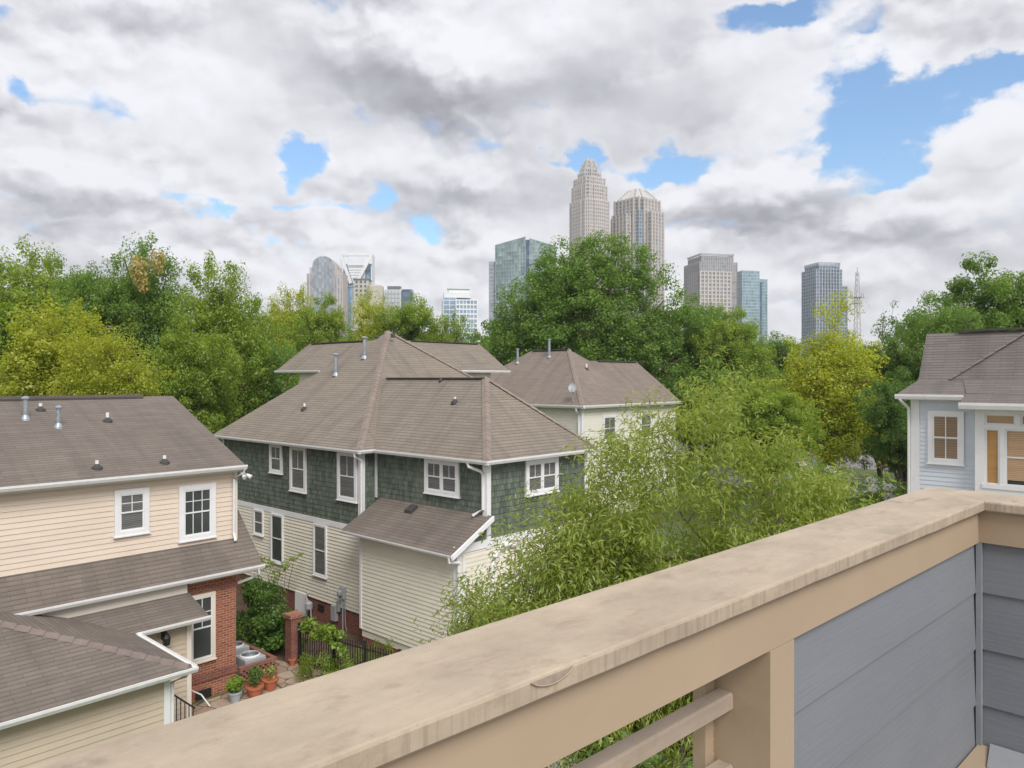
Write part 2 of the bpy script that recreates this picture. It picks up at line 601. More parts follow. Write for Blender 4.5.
def build_world():
    w = bpy.data.worlds.new('World')
    SC.world = w
    w.use_nodes = True
    nt = w.node_tree
    g = N(nt)
    bg = nt.nodes['Background']
    sky = g.node('ShaderNodeTexSky', sky_type='NISHITA', sun_disc=False, sun_elevation=SUN_EL, sun_rotation=SUN_AZ,
                 altitude=200, air_density=1.2, dust_density=.6, ozone_density=2.0)
    STR = .1
    d = g.coord('Generated')
    sx = g.node('ShaderNodeSeparateXYZ')
    nt.links.new(d, sx.inputs[0])
    az = g.math('ARCTAN2', sx.outputs[0], sx.outputs[1])
    el = g.math('ARCSINE', sx.outputs[2])
    cb = g.node('ShaderNodeCombineXYZ')
    nt.links.new(az, cb.inputs[0])
    nt.links.new(el, cb.inputs[1])
    ae = cb.outputs[0]
    # clouds are flatter than they are tall towards the horizon: noise space squeezed in elevation
    sq = g.vec('MULTIPLY', ae, (1.0, 1.55, 1.0))
    w1 = g.vec('SUBTRACT', g.noise(sq, 4.5, 3, .5, out=1, dim='2D'), (.5, .5, .5))
    w2 = g.vec('SUBTRACT', g.noise(sq, 15.0, 5, .6, out=1, dim='2D'), (.5, .5, .5))
    wv = g.vec('ADD', g.vec('MULTIPLY', w1, (.13, .075, 0)), g.vec('MULTIPLY', w2, (.07, .055, 0)))
    P = g.vec('ADD', ae, wv)

    def blobs(lst):
        tot = None
        for (px, py, wx, wy, k) in lst:
            a0 = math.atan((px - 512) / 750)
            e0 = math.atan((378 - py) / 750 * math.cos(a0))
            v = g.vec('SUBTRACT', P, (a0, e0, 0))
            v = g.vec('MULTIPLY', v, (750 / wx, 750 / wy, 0))
            ex = g.math('POWER', 2.71828, g.math('MULTIPLY', g.vec('DOT_PRODUCT', v, v), -1.0))
            tot = g.math('MULTIPLY', ex, k) if tot is None else g.math('MULTIPLY_ADD', ex, k, tot)
        return tot

    holes = blobs([(872, 128, 40, 42, 1.1), (945, 82, 50, 17, .8), (900, 165, 36, 26, .85), (1003, 68, 30, 12, .5), (772, 20, 42, 15, .75), (848, 38, 34, 10, .55),
                   (660, 161, 56, 13, .85), (556, 156, 22, 13, .7), (308, 160, 20, 22, .85), (378, 197, 18, 15, .85),
                   (192, 204, 34, 11, .7), (236, 214, 24, 8, .5), (310, 211, 34, 7, .5), (416, 231, 16, 9, .5),
                   (18, 92, 24, 10, .45), (8, 158, 20, 12, .45), (22, 30, 30, 16, .3), (625, 212, 46, 14, .38),
                   (285, 248, 22, 7, .38), (670, 215, 20, 12, .4), (1010, 225, 20, 12, .28)])
    up = (0.006, .020, 0)
    up2 = (.016, .060, 0)
    wob = g.vec('ADD', sq, g.vec('SCALE', w2, .045))

    def field(v, sc, det, rough):
        return g.noise(v, sc, det, rough, dim='2D')

    def puffs(v, sc):
        vo = g.node('ShaderNodeTexVoronoi', feature='SMOOTH_F1', voronoi_dimensions='2D')
        nt.links.new(v, vo.inputs['Vector'])
        for k, x in (('Scale', sc), ('Detail', 2.0), ('Roughness', .5), ('Lacunarity', 2.3), ('Smoothness', .35)):
            vo.inputs[k].default_value = x
        return g.math('SUBTRACT', .5, vo.outputs['Distance'])
    # broad bodies, then cauliflower puffs, then fine wisps; each lit from above by its own slope
    n1 = field(sq, 4.2, 3, .45)
    n1u = field(g.vec('ADD', sq, up2), 4.2, 3, .45)
    p1 = puffs(wob, 8.5)
    p1u = puffs(g.vec('ADD', wob, up), 8.5)
    fb = field(sq, 11.0, 9, .6)
    fbu = field(g.vec('ADD', sq, up), 11.0, 9, .6)
    soft = g.mapr(g.noise(sq, 2.6, 2, .5, dim='2D'), .36, .62, .25, 1.0, True)
    thick = g.math('ADD', g.math('MULTIPLY', g.math('SUBTRACT', fb, .5), .95), g.math('MULTIPLY', p1, -.40))
    hv = g.math('ADD', holes, thick)
    clear = g.mapr(hv, .26, .62, 0, 1, True)
    veil = g.mapr(hv, .02, .45, 0, 1, True)
    s1 = g.math('MULTIPLY', g.math('SUBTRACT', n1, n1u), .9)
    s2 = g.math('MULTIPLY', g.math('MULTIPLY', g.math('SUBTRACT', p1, p1u), .6), soft)
    s3 = g.math('MULTIPLY', g.math('MULTIPLY', g.math('SUBTRACT', fb, fbu), .5), soft)
    crease = g.math('MULTIPLY', g.math('MULTIPLY', p1, .16), soft)
    relief = g.math('ADD', g.math('ADD', s1, s2), g.math('ADD', s3, crease))
    body = g.math('MULTIPLY', g.math('SUBTRACT', field(sq, 3.0, 4, .5), .5), .2)
    edge = g.math('MULTIPLY', g.math('MULTIPLY', veil, g.math('SUBTRACT', 1.0, clear)), .14)
    tone = blobs([(430, 100, 150, 26, -.16), (600, 70, 120, 50, -.08), (500, 205, 90, 20, -.14), (765, 236, 120, 18, -.12), (60, 240, 110, 16, .12),
                  (455, 52, 46, 18, .16), (165, 98, 60, 18, .12), (560, 18, 80, 18, .08)])
    B = g.math('ADD', g.math('ADD', g.math('ADD', .76, body), g.math('ADD', relief, edge)), tone)
    Pw = g.vec('ADD', ae, g.vec('ADD', g.vec('MULTIPLY', w1, (.09, .05, 0)), g.vec('MULTIPLY', w2, (.055, .045, 0))))
    T = g.math('ADD', g.math('MULTIPLY', g.math('SUBTRACT', fb, .5), 1.5), g.math('MULTIPLY', p1, .8))
    one = clear

    def cumulus(B, clear, px, py, wx, wy, softness, top, bot):
        """one heaped cloud: bright crown, flat grey base, broken edge"""
        a0 = math.atan((px - 512) / 750)
        e0 = math.atan((378 - py) / 750 * math.cos(a0))
        v = g.vec('MULTIPLY', g.vec('SUBTRACT', Pw, (a0, e0, 0)), (750 / wx, 750 / wy, 0))
        sp = g.node('ShaderNodeSeparateXYZ')
        nt.links.new(v, sp.inputs[0])
        x, y = sp.outputs[0], sp.outputs[1]
        yy = g.math('ADD', y, g.math('MULTIPLY', g.math('MINIMUM', y, 0.0), .55))
        r2 = g.math('ADD', g.math('MULTIPLY', x, x), g.math('MULTIPLY', yy, yy))
        f = g.math('ADD', g.math('SUBTRACT', 1.0, r2), T)
        al = g.mapr(f, .02, softness, 0, 1, True)
        sh_ = g.mapr(g.math('ADD', y, g.math('MULTIPLY', relief, .9)), -.75, .65, bot - .12, top + .05, True)
        sh_ = g.math('ADD', sh_, g.math('MULTIPLY', relief, .50))
        mixn = g.math('MULTIPLY_ADD', al, g.math('SUBTRACT', sh_, B), B)
        return mixn, g.math('MULTIPLY', clear, g.math('SUBTRACT', 1.0, al))
    for args in ((120, 262, 190, 20, .9, .98, .74), (420, 256, 140, 24, .9, .95, .70), (800, 292, 190, 22, 1.0, .90, .64), (1000, 258, 66, 28, .7, 1.0, .62), (690, 250, 64, 24, .7, 1.02, .72),
                 (80, 192, 112, 34, .55, .98, .44), (425, 182, 100, 44, .8, .88, .48), (300, 118, 100, 26, 1.1, .84, .60), (762, 206, 138, 42, .5, .98, .40), (930, 236, 110, 42, .7, .92, .52),
                 (992, 132, 82, 58, .4, 1.05, .66), (690, 92, 128, 66, .7, .86, .52), (150, 78, 140, 38, 1.2, .94, .68), (430, 72, 210, 48, 1.1, .90, .34), (900, 22, 130, 26, 1.1, .84, .68)):
        B, clear = cumulus(B, clear, *args)
    tone2 = blobs([(430, 104, 150, 24, -.20), (330, 74, 90, 26, -.08), (600, 84, 110, 40, -.10), (490, 208, 90, 16, -.16), (100, 222, 100, 12, -.18), (770, 240, 110, 14, -.20),
                   (560, 150, 80, 16, -.08), (700, 120, 80, 26, -.06), (960, 188, 60, 18, -.08), (450, 48, 50, 18, .10), (60, 168, 70, 14, .10), (720, 168, 80, 12, .10), (960, 95, 50, 20, .08), (170, 98, 60, 14, .08), (840, 288, 110, 10, -.08)])
    B = g.math('MULTIPLY_ADD', tone2, 1.3, B)
    ramp = g.node('ShaderNodeValToRGB')
    nt.links.new(B, ramp.inputs[0])
    e = ramp.color_ramp.elements
    e[0].position, e[0].color = 0.0, (.235, .237, .268, 1)
    e[1].position, e[1].color = 1.0, (.63, .635, .665, 1)
    for pos, c in ((.28, (.325, .327, .358)), (.55, (.445, .447, .477)), (.8, (.565, .568, .596))):
        x = e.new(pos)
        x.color = (*c, 1)
    cloud = g.vec('SCALE', ramp.outputs[0], .93 / STR)
    blue = g.mix(1.0, sky.outputs[0], (SKYMUL[0], SKYMUL[1], SKYMUL[2]), 'MULTIPLY')
    col = g.mix(clear, cloud, blue)
    nt.links.new(col, bg.inputs['Color'])
    bg.inputs['Strength'].default_value = STR
    w.cycles.sampling_method = 'MANUAL'
    w.cycles.sample_map_resolution = 512


SKYMUL = (.84, 1.02, 1.14)
build_world()

sl = bpy.data.lights.new('sun', 'SUN')
sl.energy = 1.9
sl.angle = R(30)
sl.color = (1.0, .965, .92)
so = link('sun', sl)
sd = Vector((math.sin(SUN_AZ) * math.cos(SUN_EL), math.cos(SUN_AZ) * math.cos(SUN_EL), math.sin(SUN_EL)))
so.rotation_euler = sd.to_track_quat('Z', 'Y').to_euler()
so.location = (20, -20, 40)

cam = bpy.data.cameras.new('camera')
cam.sensor_width = 36
cam.lens = 36 * 750 / 1024
cam.shift_y = -6 / 1024
cam.clip_start = .05
cam.clip_end = 9000
co_ = link('camera', cam)
co_.location = (0, 0, H)
co_.rotation_euler = (R(90), 0, 0)
SC.camera = co_
SC.view_settings.view_transform = 'Standard'
SC.view_settings.look = 'None'
SC.view_settings.exposure = 0.74
SC.view_settings.gamma = 1.0
SC.view_settings.use_curve_mapping = False
SC.cycles.max_bounces = 5
SC.cycles.diffuse_bounces = 3
SC.cycles.glossy_bounces = 3
SC.cycles.transmission_bounces = 4
SC.cycles.caustics_reflective = False
SC.cycles.caustics_refractive = False
# ================================================================ tan house on the left
def house(name, a, b, label):
    o = (a, b, 0)
    t = thing(name, W(a, b), label, 'house', rz=PHI)
    return t, o


T, O = house('house', 11.99, 23.06, 'tan clapboard house with brown roof and red brick corner, at the left')
up = MB(O)
lap_wall(up, (-14, 23.5), (12.22, 23.5), 4.5, 7.2, .155)
up.box(-14, 12.22, 23.52, 33.6, 4.4, 7.12)
up.poly([(12.22, 23.5, 7.1), (12.22, 33.7, 7.1), (12.22, 28.6, 9.3)])
up.build('upper_wall', M['cream_lap'], T)
MB(O).box(12.13, 12.25, 23.46, 23.56, 4.6, 7.2).build('corner_board', M['cream_trim'], T)
MB(O).box(-14, 12.25, 23.44, 23.5, 6.98, 7.2).build('frieze_board', M['cream_trim'], T)

rf = MB(O)
EZ, RZ = 7.24, 9.42
rf.slab([(-15, 23.12, EZ), (12.35, 23.12, EZ), (12.35, 28.6, RZ), (-15, 28.6, RZ)], .1)
rf.slab([(12.35, 34.08, EZ), (-15, 34.08, EZ), (-15, 28.6, RZ), (12.35, 28.6, RZ)], .1)
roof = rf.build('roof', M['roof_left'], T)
rc = MB(O)
rc.slab([(-15, 28.42, RZ + .0), (11.2, 28.42, RZ + .0), (11.2, 28.6, RZ + .08), (-15, 28.6, RZ + .08)], .06)
rc.slab([(11.2, 28.78, RZ + .0), (-15, 28.78, RZ + .0), (-15, 28.6, RZ + .08), (11.2, 28.6, RZ + .08)], .06)
rc.build('ridge_vent', M['ridge_dark'], roof)
MB(O).box(-14.8, 12.3, 23.14, 23.5, 7.05, 7.10).build('soffit', M['cream_trim'], T)
gutter(T, O, (-15, 23.12), (12.37, 23.12), EZ, (0, -1))
SLP = (RZ - EZ) / 5.48


def on_left(px, py):
    """point of the tan roof's front slope seen at a pixel"""
    k, m = (px - 512) / 750, (py - 378) / 750
    ka, kb = None, None
    # b = cb*Y, z = H - m*Y ; plane z = EZ + SLP*(b-23.12)
    cb = -SA * k + CA
    Y = (H - EZ + SLP * 23.12) / (SLP * cb + m)
    return (CA * k + SA) * Y, cb * Y, H - m * Y


for (x, y, h, nm) in ((25.5, 419, .62, 'flue'), (58.5, 427, .58, 'flue'), (40.5, 410, .22, 'v'), (107.5, 421, .28, 'v'), (97, 468, .22, 'v'), (164.5, 462.5, .22, 'v')):
    a, b, z = on_left(x, y)
    if nm == 'flue':
        flue(roof, O, a, b, z, h, .068)
    else:
        vent(roof, O, a, b, z, h, .05)

# skirt roof above the ground floor
sk = MB(O)
s0 = .96
sk.slab([(-15, 22.66, 3.99), (12.72, 22.66, 3.99), (12.72, 25.3, 3.99 + s0 * 2.64), (-15, 25.3, 3.99 + s0 * 2.64)], .08)
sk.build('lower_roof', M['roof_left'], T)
gutter(T, O, (-15, 22.66), (12.74, 22.66), 3.99, (0, -1))
# ground floor: brick at the corner, painted boards behind the porch
br = MB(O)
br.box(10.30, 11.99, 23.06, 33, -.2, 3.80)
br.build('brick_wall', M['brick'], T)
sd_ = MB(O)
sd_.box(10.31, 12.6, 22.70, 23.4, 3.80, 3.85)
sd_.build('soffit', M['cream_trim'], T)
MB(O).box(10.3, 12.01, 23.03, 23.06, .55, .8).build('brick_band', M['brick2'], T)
MB(O).box(10.3, 12.01, 23.04, 23.06, 3.33, 3.52).build('brick_lintel', M['brick2'], T)
MB(O).box(-12, 10.30, 22.84, 24.0, -.1, 3.86).build('painted_wall', M['cream_trim'], T)
window(T, O, 'b', 23.06, 10.42, 11.27, 1.22, 3.33, .1, 1, (2, 2), 'pane_dark', 'cream_trim', 'white')
MB(O).box(10.64, 11.14, 23.0, 23.025, .06, .32).build('crawl_vent', M['dark'], T)
window(T, O, 'b', 23.5, 8.42, 9.41, 5.43, 6.80, .15, 1, (2, 2), 'pane', 'white', 'white')
window(T, O, 'b', 23.5, 10.31, 11.50, 4.98, 6.72, .16, 1, (3, 2), 'pane_dark', 'white', 'white', True)
MB(O).tube([(10.5, 23.06, .42), (10.5, 22.9, .42), (10.62, 22.6, .36), (10.75, 22.3, .05)], .022, 6).build('drain_pipe', M['white'], T)
# downspouts
MB(O).tube([(12.3, 23.06, 7.12), (12.28, 23.1, 7.0), (12.1, 23.4, 6.78), (12.1, 23.42, 5.0), (12.1, 23.3, 4.75)], .045, 8).build('downspout', M['gutter'], T)
MB(O).tube([(12.55, 22.6, 3.9), (12.55, 22.62, 3.72), (12.5, 22.9, 3.55), (12.1, 23.15, 3.4)], .05, 8).build('downspout', M['gutter'], T)
fl = MB(O)
for da in (-.07, .07):
    fl.tube([(12.32 + da * .4, 23.35, 6.98), (12.38 + da, 23.2, 6.9)], .025, 8)
    fl.tube([(12.38 + da, 23.2, 6.9), (12.42 + da * 1.6, 23.08, 6.82)], .045, 10, .075)
fl.build('floodlight', M['white'], T)

# porch
pr = MB(O)
pr.slab([(4.5, 21.52, 3.11), (10.34, 21.52, 3.11), (10.34, 23.04, 3.58), (4.5, 23.04, 3.58)], .07)
pr.build('porch_roof', M['roof_left'], T)
gutter(T, O, (8.27, 21.52), (10.36, 21.52), 3.11, (0, -1))
pw = MB(O)
lap_wall(pw, (7.4, 21.9), (9.97, 21.9), 0.0, 3.1, .155)
pw.box(7.4, 9.96, 21.92, 23.0, 0, 3.05)
pw.build('porch_wall', M['tan_lap'], T)
MB(O).box(9.84, 9.98, 21.86, 21.96, 0, 3.06).box(8.62, 8.72, 21.87, 21.9, 0.1, 3.0).build('corner_board', M['cream_trim'], T)
ln = MB(O)
ln.box(9.11, 9.23, 21.85, 21.885, 2.62, 2.86)
ln.tube([(9.17, 21.87, 2.8), (9.17, 21.72, 2.9), (9.17, 21.66, 2.84)], .014, 6)
ln.lathe(9.17, 21.66, [(.09, 2.50), (.095, 2.56), (.11, 2.70), (.03, 2.84), (.015, 2.88)], 10)
ln.build('porch_lantern', M['black_iron'], T)

# garage wing, hipped
GZ, GS = 3.08, .355
E_, B_, Rg = 8.25, 18.02, 4.85
RH_ = GZ + GS * (E_ - Rg)
gr = MB(O)
gr.slab([(2 * Rg - E_, B_, GZ), (E_, B_, GZ), (Rg, B_ + E_ - Rg, RH_)], .08)
gr.slab([(E_, B_, GZ), (E_, 23.3, GZ), (Rg, 23.3, RH_), (Rg, B_ + E_ - Rg, RH_)], .08)
gr.slab([(2 * Rg - E_, 23.3, GZ), (2 * Rg - E_, B_, GZ), (Rg, B_ + E_ - Rg, RH_), (Rg, 23.3, RH_)], .08)
groof = gr.build('garage_roof', M['roof_left'], T)
strip(MB(O), (E_ - .05, B_ + .05, GZ + .02), (Rg, B_ + E_ - Rg, RH_ + .02), .3).build('hip_cap', M['ridge_brown'], groof)
gutter(T, O, (2 * Rg - E_, B_), (E_ + .1, B_), GZ, (0, -1))
gutter(T, O, (E_, B_), (E_, 21.52), GZ, (1, 0))
gw = MB(O)
lap_wall(gw, (1.85, 18.42), (7.86, 18.42), 0, 2.95, .155)
gw.box(1.85, 7.85, 18.44, 23.0, 0, 2.93)
gw.build('garage_wall', M['tan_lap'], T)
MB(O).box(7.72, 7.87, 18.37, 18.46, 0, 2.95).build('corner_board', M['white'], T)
MB(O).box(1.5, 8.2, 18.06, 18.44, 2.93, 2.97).box(7.86, 8.2, 18.4, 21.9, 2.93, 2.97).build('soffit', M['cream_trim'], T)
MB(O).tube([(8.18, 18.1, 2.95), (8.15, 18.15, 2.85), (7.93, 18.4, 2.7), (7.93, 18.42, .1)], .045, 8).build('downspout', M['gutter'], T)

# stair rail by the porch
sr = thing('stair_rail', W(8.755, 20.6), 'black iron stair rail sloping down beside the porch of the tan house', 'railing', rz=PHI)
so_ = (8.755, 20.6, 0)
MB(so_).bar((8.70, 20.6, 1.66), (9.5, 20.6, .55 + .35), .045).build('handrail', M['black_iron'], sr)
for i in range(7):
    a = 8.76 + i * .115
    zt = 1.66 - (a - 8.70) * .95
    MB(so_).box(a - .01, a + .01, 20.59, 20.61, zt - .85, zt).build('baluster', M['black_iron'], sr)
MB(so_).box(8.4, 9.6, 20.7, 21.5, 0, .3).box(8.4, 8.95, 20.71, 21.51, .3, .62).build('step', M['grey_metal'], sr)

# ================================================================ green shingle house in the middle
T, O = house('house', 18.27, 17.79, 'dark green shingle house with taupe hip roof and ivory ground floor, in the middle')
EV = 7.33
sh_ = MB(O)
lap_wall(sh_, (17.6, 35.1), (17.6, 23.95), 4.25, 7.2, .2, .012)
sh_.box(17.62, 30.2, 23.97, 35.1, 4.2, 7.15)
lap_wall(sh_, (17.6, 23.95), (18.27, 23.95), 4.25, 7.2, .2, .012)
lap_wall(sh_, (18.27, 23.95), (18.27, 17.79), 4.45, 7.2, .2, .012)
lap_wall(sh_, (18.27, 17.79), (23.88, 17.79), 4.6, 7.2, .2, .012)
sh_.box(18.29, 23.87, 17.81, 24.0, 4.3, 7.15)
sh_.poly([(16.75, 17.80, 4.5), (18.27, 17.80, 4.5), (18.27, 17.80, 5.32)])
sh_.build('shingle_wall', M['green_shake'], T)

# roof
MA, MBm, PA, PB, PZ = 17.25, 23.6, 23.75, 30.1, 12.44
A2, B2 = 30.5, 35.5
rf = MB(O)
rf.slab([(MA, B2, EV), (MA, MBm, EV), (PA, PB, PZ)], .1)
rf.slab([(MA, MBm, EV), (A2, MBm, EV), (PA, PB, PZ)], .1)
rf.slab([(A2, MBm, EV), (A2, B2, EV), (PA, PB, PZ)], .1)
rf.slab([(A2, B2, EV), (MA, B2, EV), (PA, PB, PZ)], .1)
wa, wb, wr = 17.92, 17.44, 3.15
WZ = 10.1
rf.slab([(wa, 24.6, EV), (wa, wb, EV), (wa + wr, wb + wr, WZ), (wa + wr, 27.4, WZ)], .1)
rf.slab([(wa, wb, EV), (wa + 2 * wr, wb, EV), (wa + wr, wb + wr, WZ)], .1)
rf.slab([(wa + 2 * wr, wb, EV), (wa + 2 * wr, 24.6, EV), (wa + wr, 27.4, WZ), (wa + wr, wb + wr, WZ)], .1)
DR, DE = 12.03, 10.49
rf.slab([(21.65, 37.2, DE), (21.65, 30.12, DE), (23.75, 30.12, DR), (23.75, 37.2, DR)], .09)
rf.slab([(25.85, 30.12, DE), (25.85, 37.2, DE), (23.75, 37.2, DR), (23.75, 30.12, DR)], .09)
rf.slab([(23.77, 27.8, DE), (30.3, 27.8, DE), (30.3, 30.1, DR), (23.77, 30.1, DR)], .09)
rf.slab([(30.3, 32.4, DE), (23.77, 32.4, DE), (23.77, 30.1, DR), (30.3, 30.1, DR)], .09)
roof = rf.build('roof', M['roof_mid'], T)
for p_, q_ in (((MA + .05, MBm + .05, EV + .03), (PA, PB, PZ + .02)), ((A2 - .05, MBm + .05, EV + .03), (PA, PB, PZ + .02)),
               ((wa + .05, wb + .05, EV + .03), (wa + wr, wb + wr, WZ + .02)), ((wa + 2 * wr - .05, wb + .05, EV + .03), (wa + wr, wb + wr, WZ + .02))):
    strip(MB(O), p_, q_, .3).build('hip_cap', M['ridge'], roof)
for x0, x1, y0, y1, z in ((wa + wr - .14, wa + wr + .14, wb + wr, 26.7, WZ + .02), (23.62, 23.88, 31.9, 36.9, DR + .03), (25.2, 30.1, 29.97, 30.23, DR + .03)):
    MB(O).slab([(x0, y0, z), (x1, y0, z), (x1, y1, z), (x0, y1, z)], .045).build('ridge_vent', M['ridge_dark'], roof)
# dormer walls and trim
dw = MB(O)
dw.box(22.0, 25.5, 33.0, 35.4, 8.5, 10.42)
dw.box(26.5, 29.2, 28.15, 32.05, 8.5, 10.42)
dw.build('dormer_wall', M['ivory_lap'], T)
gutter(T, O, (21.65, 37.2), (21.65, 32.9), DE, (-1, 0), drop=.11, w=.1)
gutter(T, O, (26.6, 27.8), (30.3, 27.8), DE, (0, -1), drop=.11, w=.1)
# gutters
gutter(T, O, (MA, B2), (MA, MBm - .1), EV, (-1, 0))
gutter(T, O, (MA - .1, MBm), (wa, MBm), EV, (0, -1))
gutter(T, O, (wa, MBm), (wa, wb - .1), EV, (-1, 0))
gutter(T, O, (wa - .1, wb), (wa + 2 * wr, wb), EV, (0, -1))
sf = MB(O)
sf.box(MA + .02, 17.6, MBm, 35.3, 7.2, 7.235)
sf.box(MA + .02, 18.2, MBm + .02, 23.95, 7.201, 7.236)
sf.box(wa + .02, 18.27, wb, 23.7, 7.202, 7.237)
sf.box(wa + .02, 24.1, wb + .02, 17.79, 7.203, 7.238)
sf.build('soffit', M['white'], T)


def on_mid(px, py):
    k, m = (px - 512) / 750, (py - 378) / 750
    sl_ = (PZ - EV) / (PA - MA)
    ca = CA * k + SA
    Y = (H - EV + sl_ * MA) / (sl_ * ca + m)
    return ca * Y, (-SA * k + CA) * Y, H - m * Y


for (x, y, h) in ((335.8, 375, .95), (364.5, 358, .95)):
    flue(roof, O, *on_mid(x, y), h, .085)
vent(roof, O, *on_mid(304.5, 409), .26, .05)
for (x, y) in ((377.5, 338), (393, 336)):
    a, b, z = on_mid(x, y)
    flat_vent(roof, O, a, b, z + .02, .2)


def on_wing(px, py):
    k, m = (px - 512) / 750, (py - 378) / 750
    sl_ = (WZ - EV) / wr
    ca = CA * k + SA
    Y = (H - EV + sl_ * wa) / (sl_ * ca + m)
    return ca * Y, (-SA * k + CA) * Y, H - m * Y


vent(roof, O, *on_wing(455, 402), .2, .045)
flat_vent(roof, O, *on_wing(441, 381), .2)

# upper windows
window(T, O, 'a', 17.59, 29.63, 30.68, 5.88, 7.19, .13, 1, (2, 1), 'pane')
window(T, O, 'a', 17.59, 27.74, 28.99, 5.24, 7.195, .14, 1, (2, 1), 'pane')
window(T, O, 'a', 17.59, 24.16, 25.46, 5.24, 7.195, .14, 1, (2, 1), 'pane')
window(T, O, 'a', 18.26, 19.11, 20.93, 5.90, 7.18, .15, 2, (2, 1), 'pane')
window(T, O, 'b', 17.78, 20.21, 22.06, 5.86, 7.14, .15, 2, (2, 1), 'pane')
# corner and band boards
for (a0, a1, b0, b1, z0, z1) in ((17.56, 17.74, 23.9, 24.1, 4.3, 7.2), (18.22, 18.30, 23.8, 23.92, 5.4, 7.2), (18.22, 18.42, 17.74, 17.95, 4.3, 7.2),
                                 (23.74, 23.92, 17.745, 17.9, 0.2, 7.2), (16.82, 17.0, 17.745, 17.92, .3, 4.45), (16.82, 16.9, 22.9, 23.0, .8, 4.5), (17.56, 17.66, 35.0, 35.14, .9, 7.2),
                                 (17.1, 17.22, 17.75, 17.79, .3, 4.3)):
    MB(O).box(a0, a1, b0, b1, z0, z1).build('corner_board', M['white'], T)
MB(O).box(17.56, 17.6, 23.4, 35.1, 4.08, 4.30).build('band_board', M['white'], T)
MB(O).box(16.7, 23.9, 17.745, 17.79, 4.35, 4.62).build('band_board', M['white'], T)
# ground floor
lo = MB(O)
lap_wall(lo, (17.6, 35.1), (17.6, 22.9), .92, 4.1, .145, .032)
lo.box(17.62, 30.2, 24.0, 35.1, .9, 4.15)
lap_wall(lo, (16.87, 22.95), (16.87, 17.79), .78, 4.5, .145, .026)
lap_wall(lo, (16.87, 17.79), (23.9, 17.79), .5, 4.35, .145)
lo.box(16.89, 23.88, 17.81, 22.93, .5, 4.33)
lo.build('clapboard_wall', M['ivory_lap'], T)
fo = MB(O)
fo.box(17.64, 30, 22.6, 35.05, -.3, .93)
fo.box(16.91, 23.85, 17.83, 22.92, -.3, .79)
fo.build('foundation', M['brick2'], T)
window(T, O, 'a', 17.59, 31.24, 32.08, 2.93, 4.07, .06, 1, None, 'pane')
window(T, O, 'a', 17.59, 29.56, 30.57, 1.92, 4.07, .07, 1, None, 'pane_dark')
window(T, O, 'a', 17.59, 26.23, 27.18, 1.92, 4.05, .07, 1, None, 'pane')
# pent roof over the projection
pt = MB(O)
pt.slab([(16.4, 23.57, 4.43), (16.4, 17.5, 4.43), (18.27, 17.5, 5.44), (18.27, 23.57, 5.44)], .07)
pent = pt.build('pent_roof', M['roof_left'], T)
gutter(T, O, (16.4, 23.57), (16.4, 17.48), 4.43, (-1, 0), drop=.1, w=.09)
rk = MB(O)
rk.slab([(16.36, 17.44, 4.44), (18.27, 17.44, 5.45), (18.27, 17.52, 5.45), (16.36, 17.52, 4.44)], .16)
rk.build('rake_board', M['white'], T)
MB(O).box(17.55, 17.62, 17.755, 17.795, 4.6, 5.0).build('gable_stile', M['white'], T)
MB(O).slab([(17.72, 21.5, 5.26), (17.72, 21.12, 5.26), (18.05, 21.12, 5.42), (18.05, 21.5, 5.42)], .12).build('roof_vent', M['boot'], pent)
MB(O).tube([(16.35, 17.62, 4.35), (16.36, 17.62, 4.2), (16.8, 17.62, 4.12), (16.82, 17.66, 4.0), (16.82, 17.68, .4)], .05, 8).build('downspout', M['gutter'], T)
MB(O).tube([(17.2, 23.85, 7.25), (17.22, 23.85, 7.08), (17.5, 23.8, 6.92), (17.53, 23.84, 6.8), (17.53, 23.84, 4.75), (17.4, 23.7, 4.6)], .05, 8).build('downspout', M['gutter'], T)
MB(O).tube([(17.88, 18.35, 7.25), (17.9, 18.3, 7.08), (18.16, 17.98, 6.92), (18.19, 17.9, 6.8), (18.19, 17.9, 5.62), (18.0, 18.2, 5.42)], .055, 8).build('downspout', M['gutter'], T)
ar = [(18.45 + .75 * (1 - math.cos(t)), 17.72, 3.55 + .75 * math.sin(t)) for t in [i * math.pi / 16 for i in range(17)]]
MB(O).tube([(18.45, 17.72, .6)] + ar + [(19.95, 17.72, .6)], .08, 6).build('porch_arch', M['white'], T)
# foundation door, meters
MB(O).box(17.55, 17.63, 27.75, 28.6, .02, .96).build('crawl_door', M['white'], T)
MB(O).box(17.57, 17.62, 26.5, 26.9, .5, .72).build('crawl_vent', M['dark'], T)
em = MB(O)
em.box(17.4, 17.58, 24.9, 25.16, 1.35, 1.78)
em.lathe(17.36, 25.03, [(.10, 1.50), (.12, 1.56), (.12, 1.66), (.05, 1.72)], 12)
em.tube([(17.5, 25.03, 1.36), (17.5, 25.03, .1)], .03, 8)
em.tube([(17.5, 24.9, 1.4), (17.5, 24.85, .3), (17.5, 24.75, .1)], .02, 6)
em.build('electric_meter', M['grey_metal'], T)
MB(O).box(17.42, 17.58, 25.45, 25.75, .35, .95).box(17.47, 17.58, 25.3, 25.44, .75, 1.15).build('utility_box', M['grey_metal'], T)
gm = MB(O)
gm.lathe(17.4, 27.3, [(.1, .45), (.16, .5), (.16, .72), (.08, .8)], 12)
gm.tube([(17.4, 27.3, .5), (17.4, 27.15, .5), (17.4, 27.1, .02)], .03, 8)
gm.tube([(17.4, 27.3, .78), (17.4, 27.5, .9), (17.45, 27.6, 1.0), (17.58, 27.6, 1.05)], .03, 8)
gm.build('gas_meter', M['grey_metal'], T)

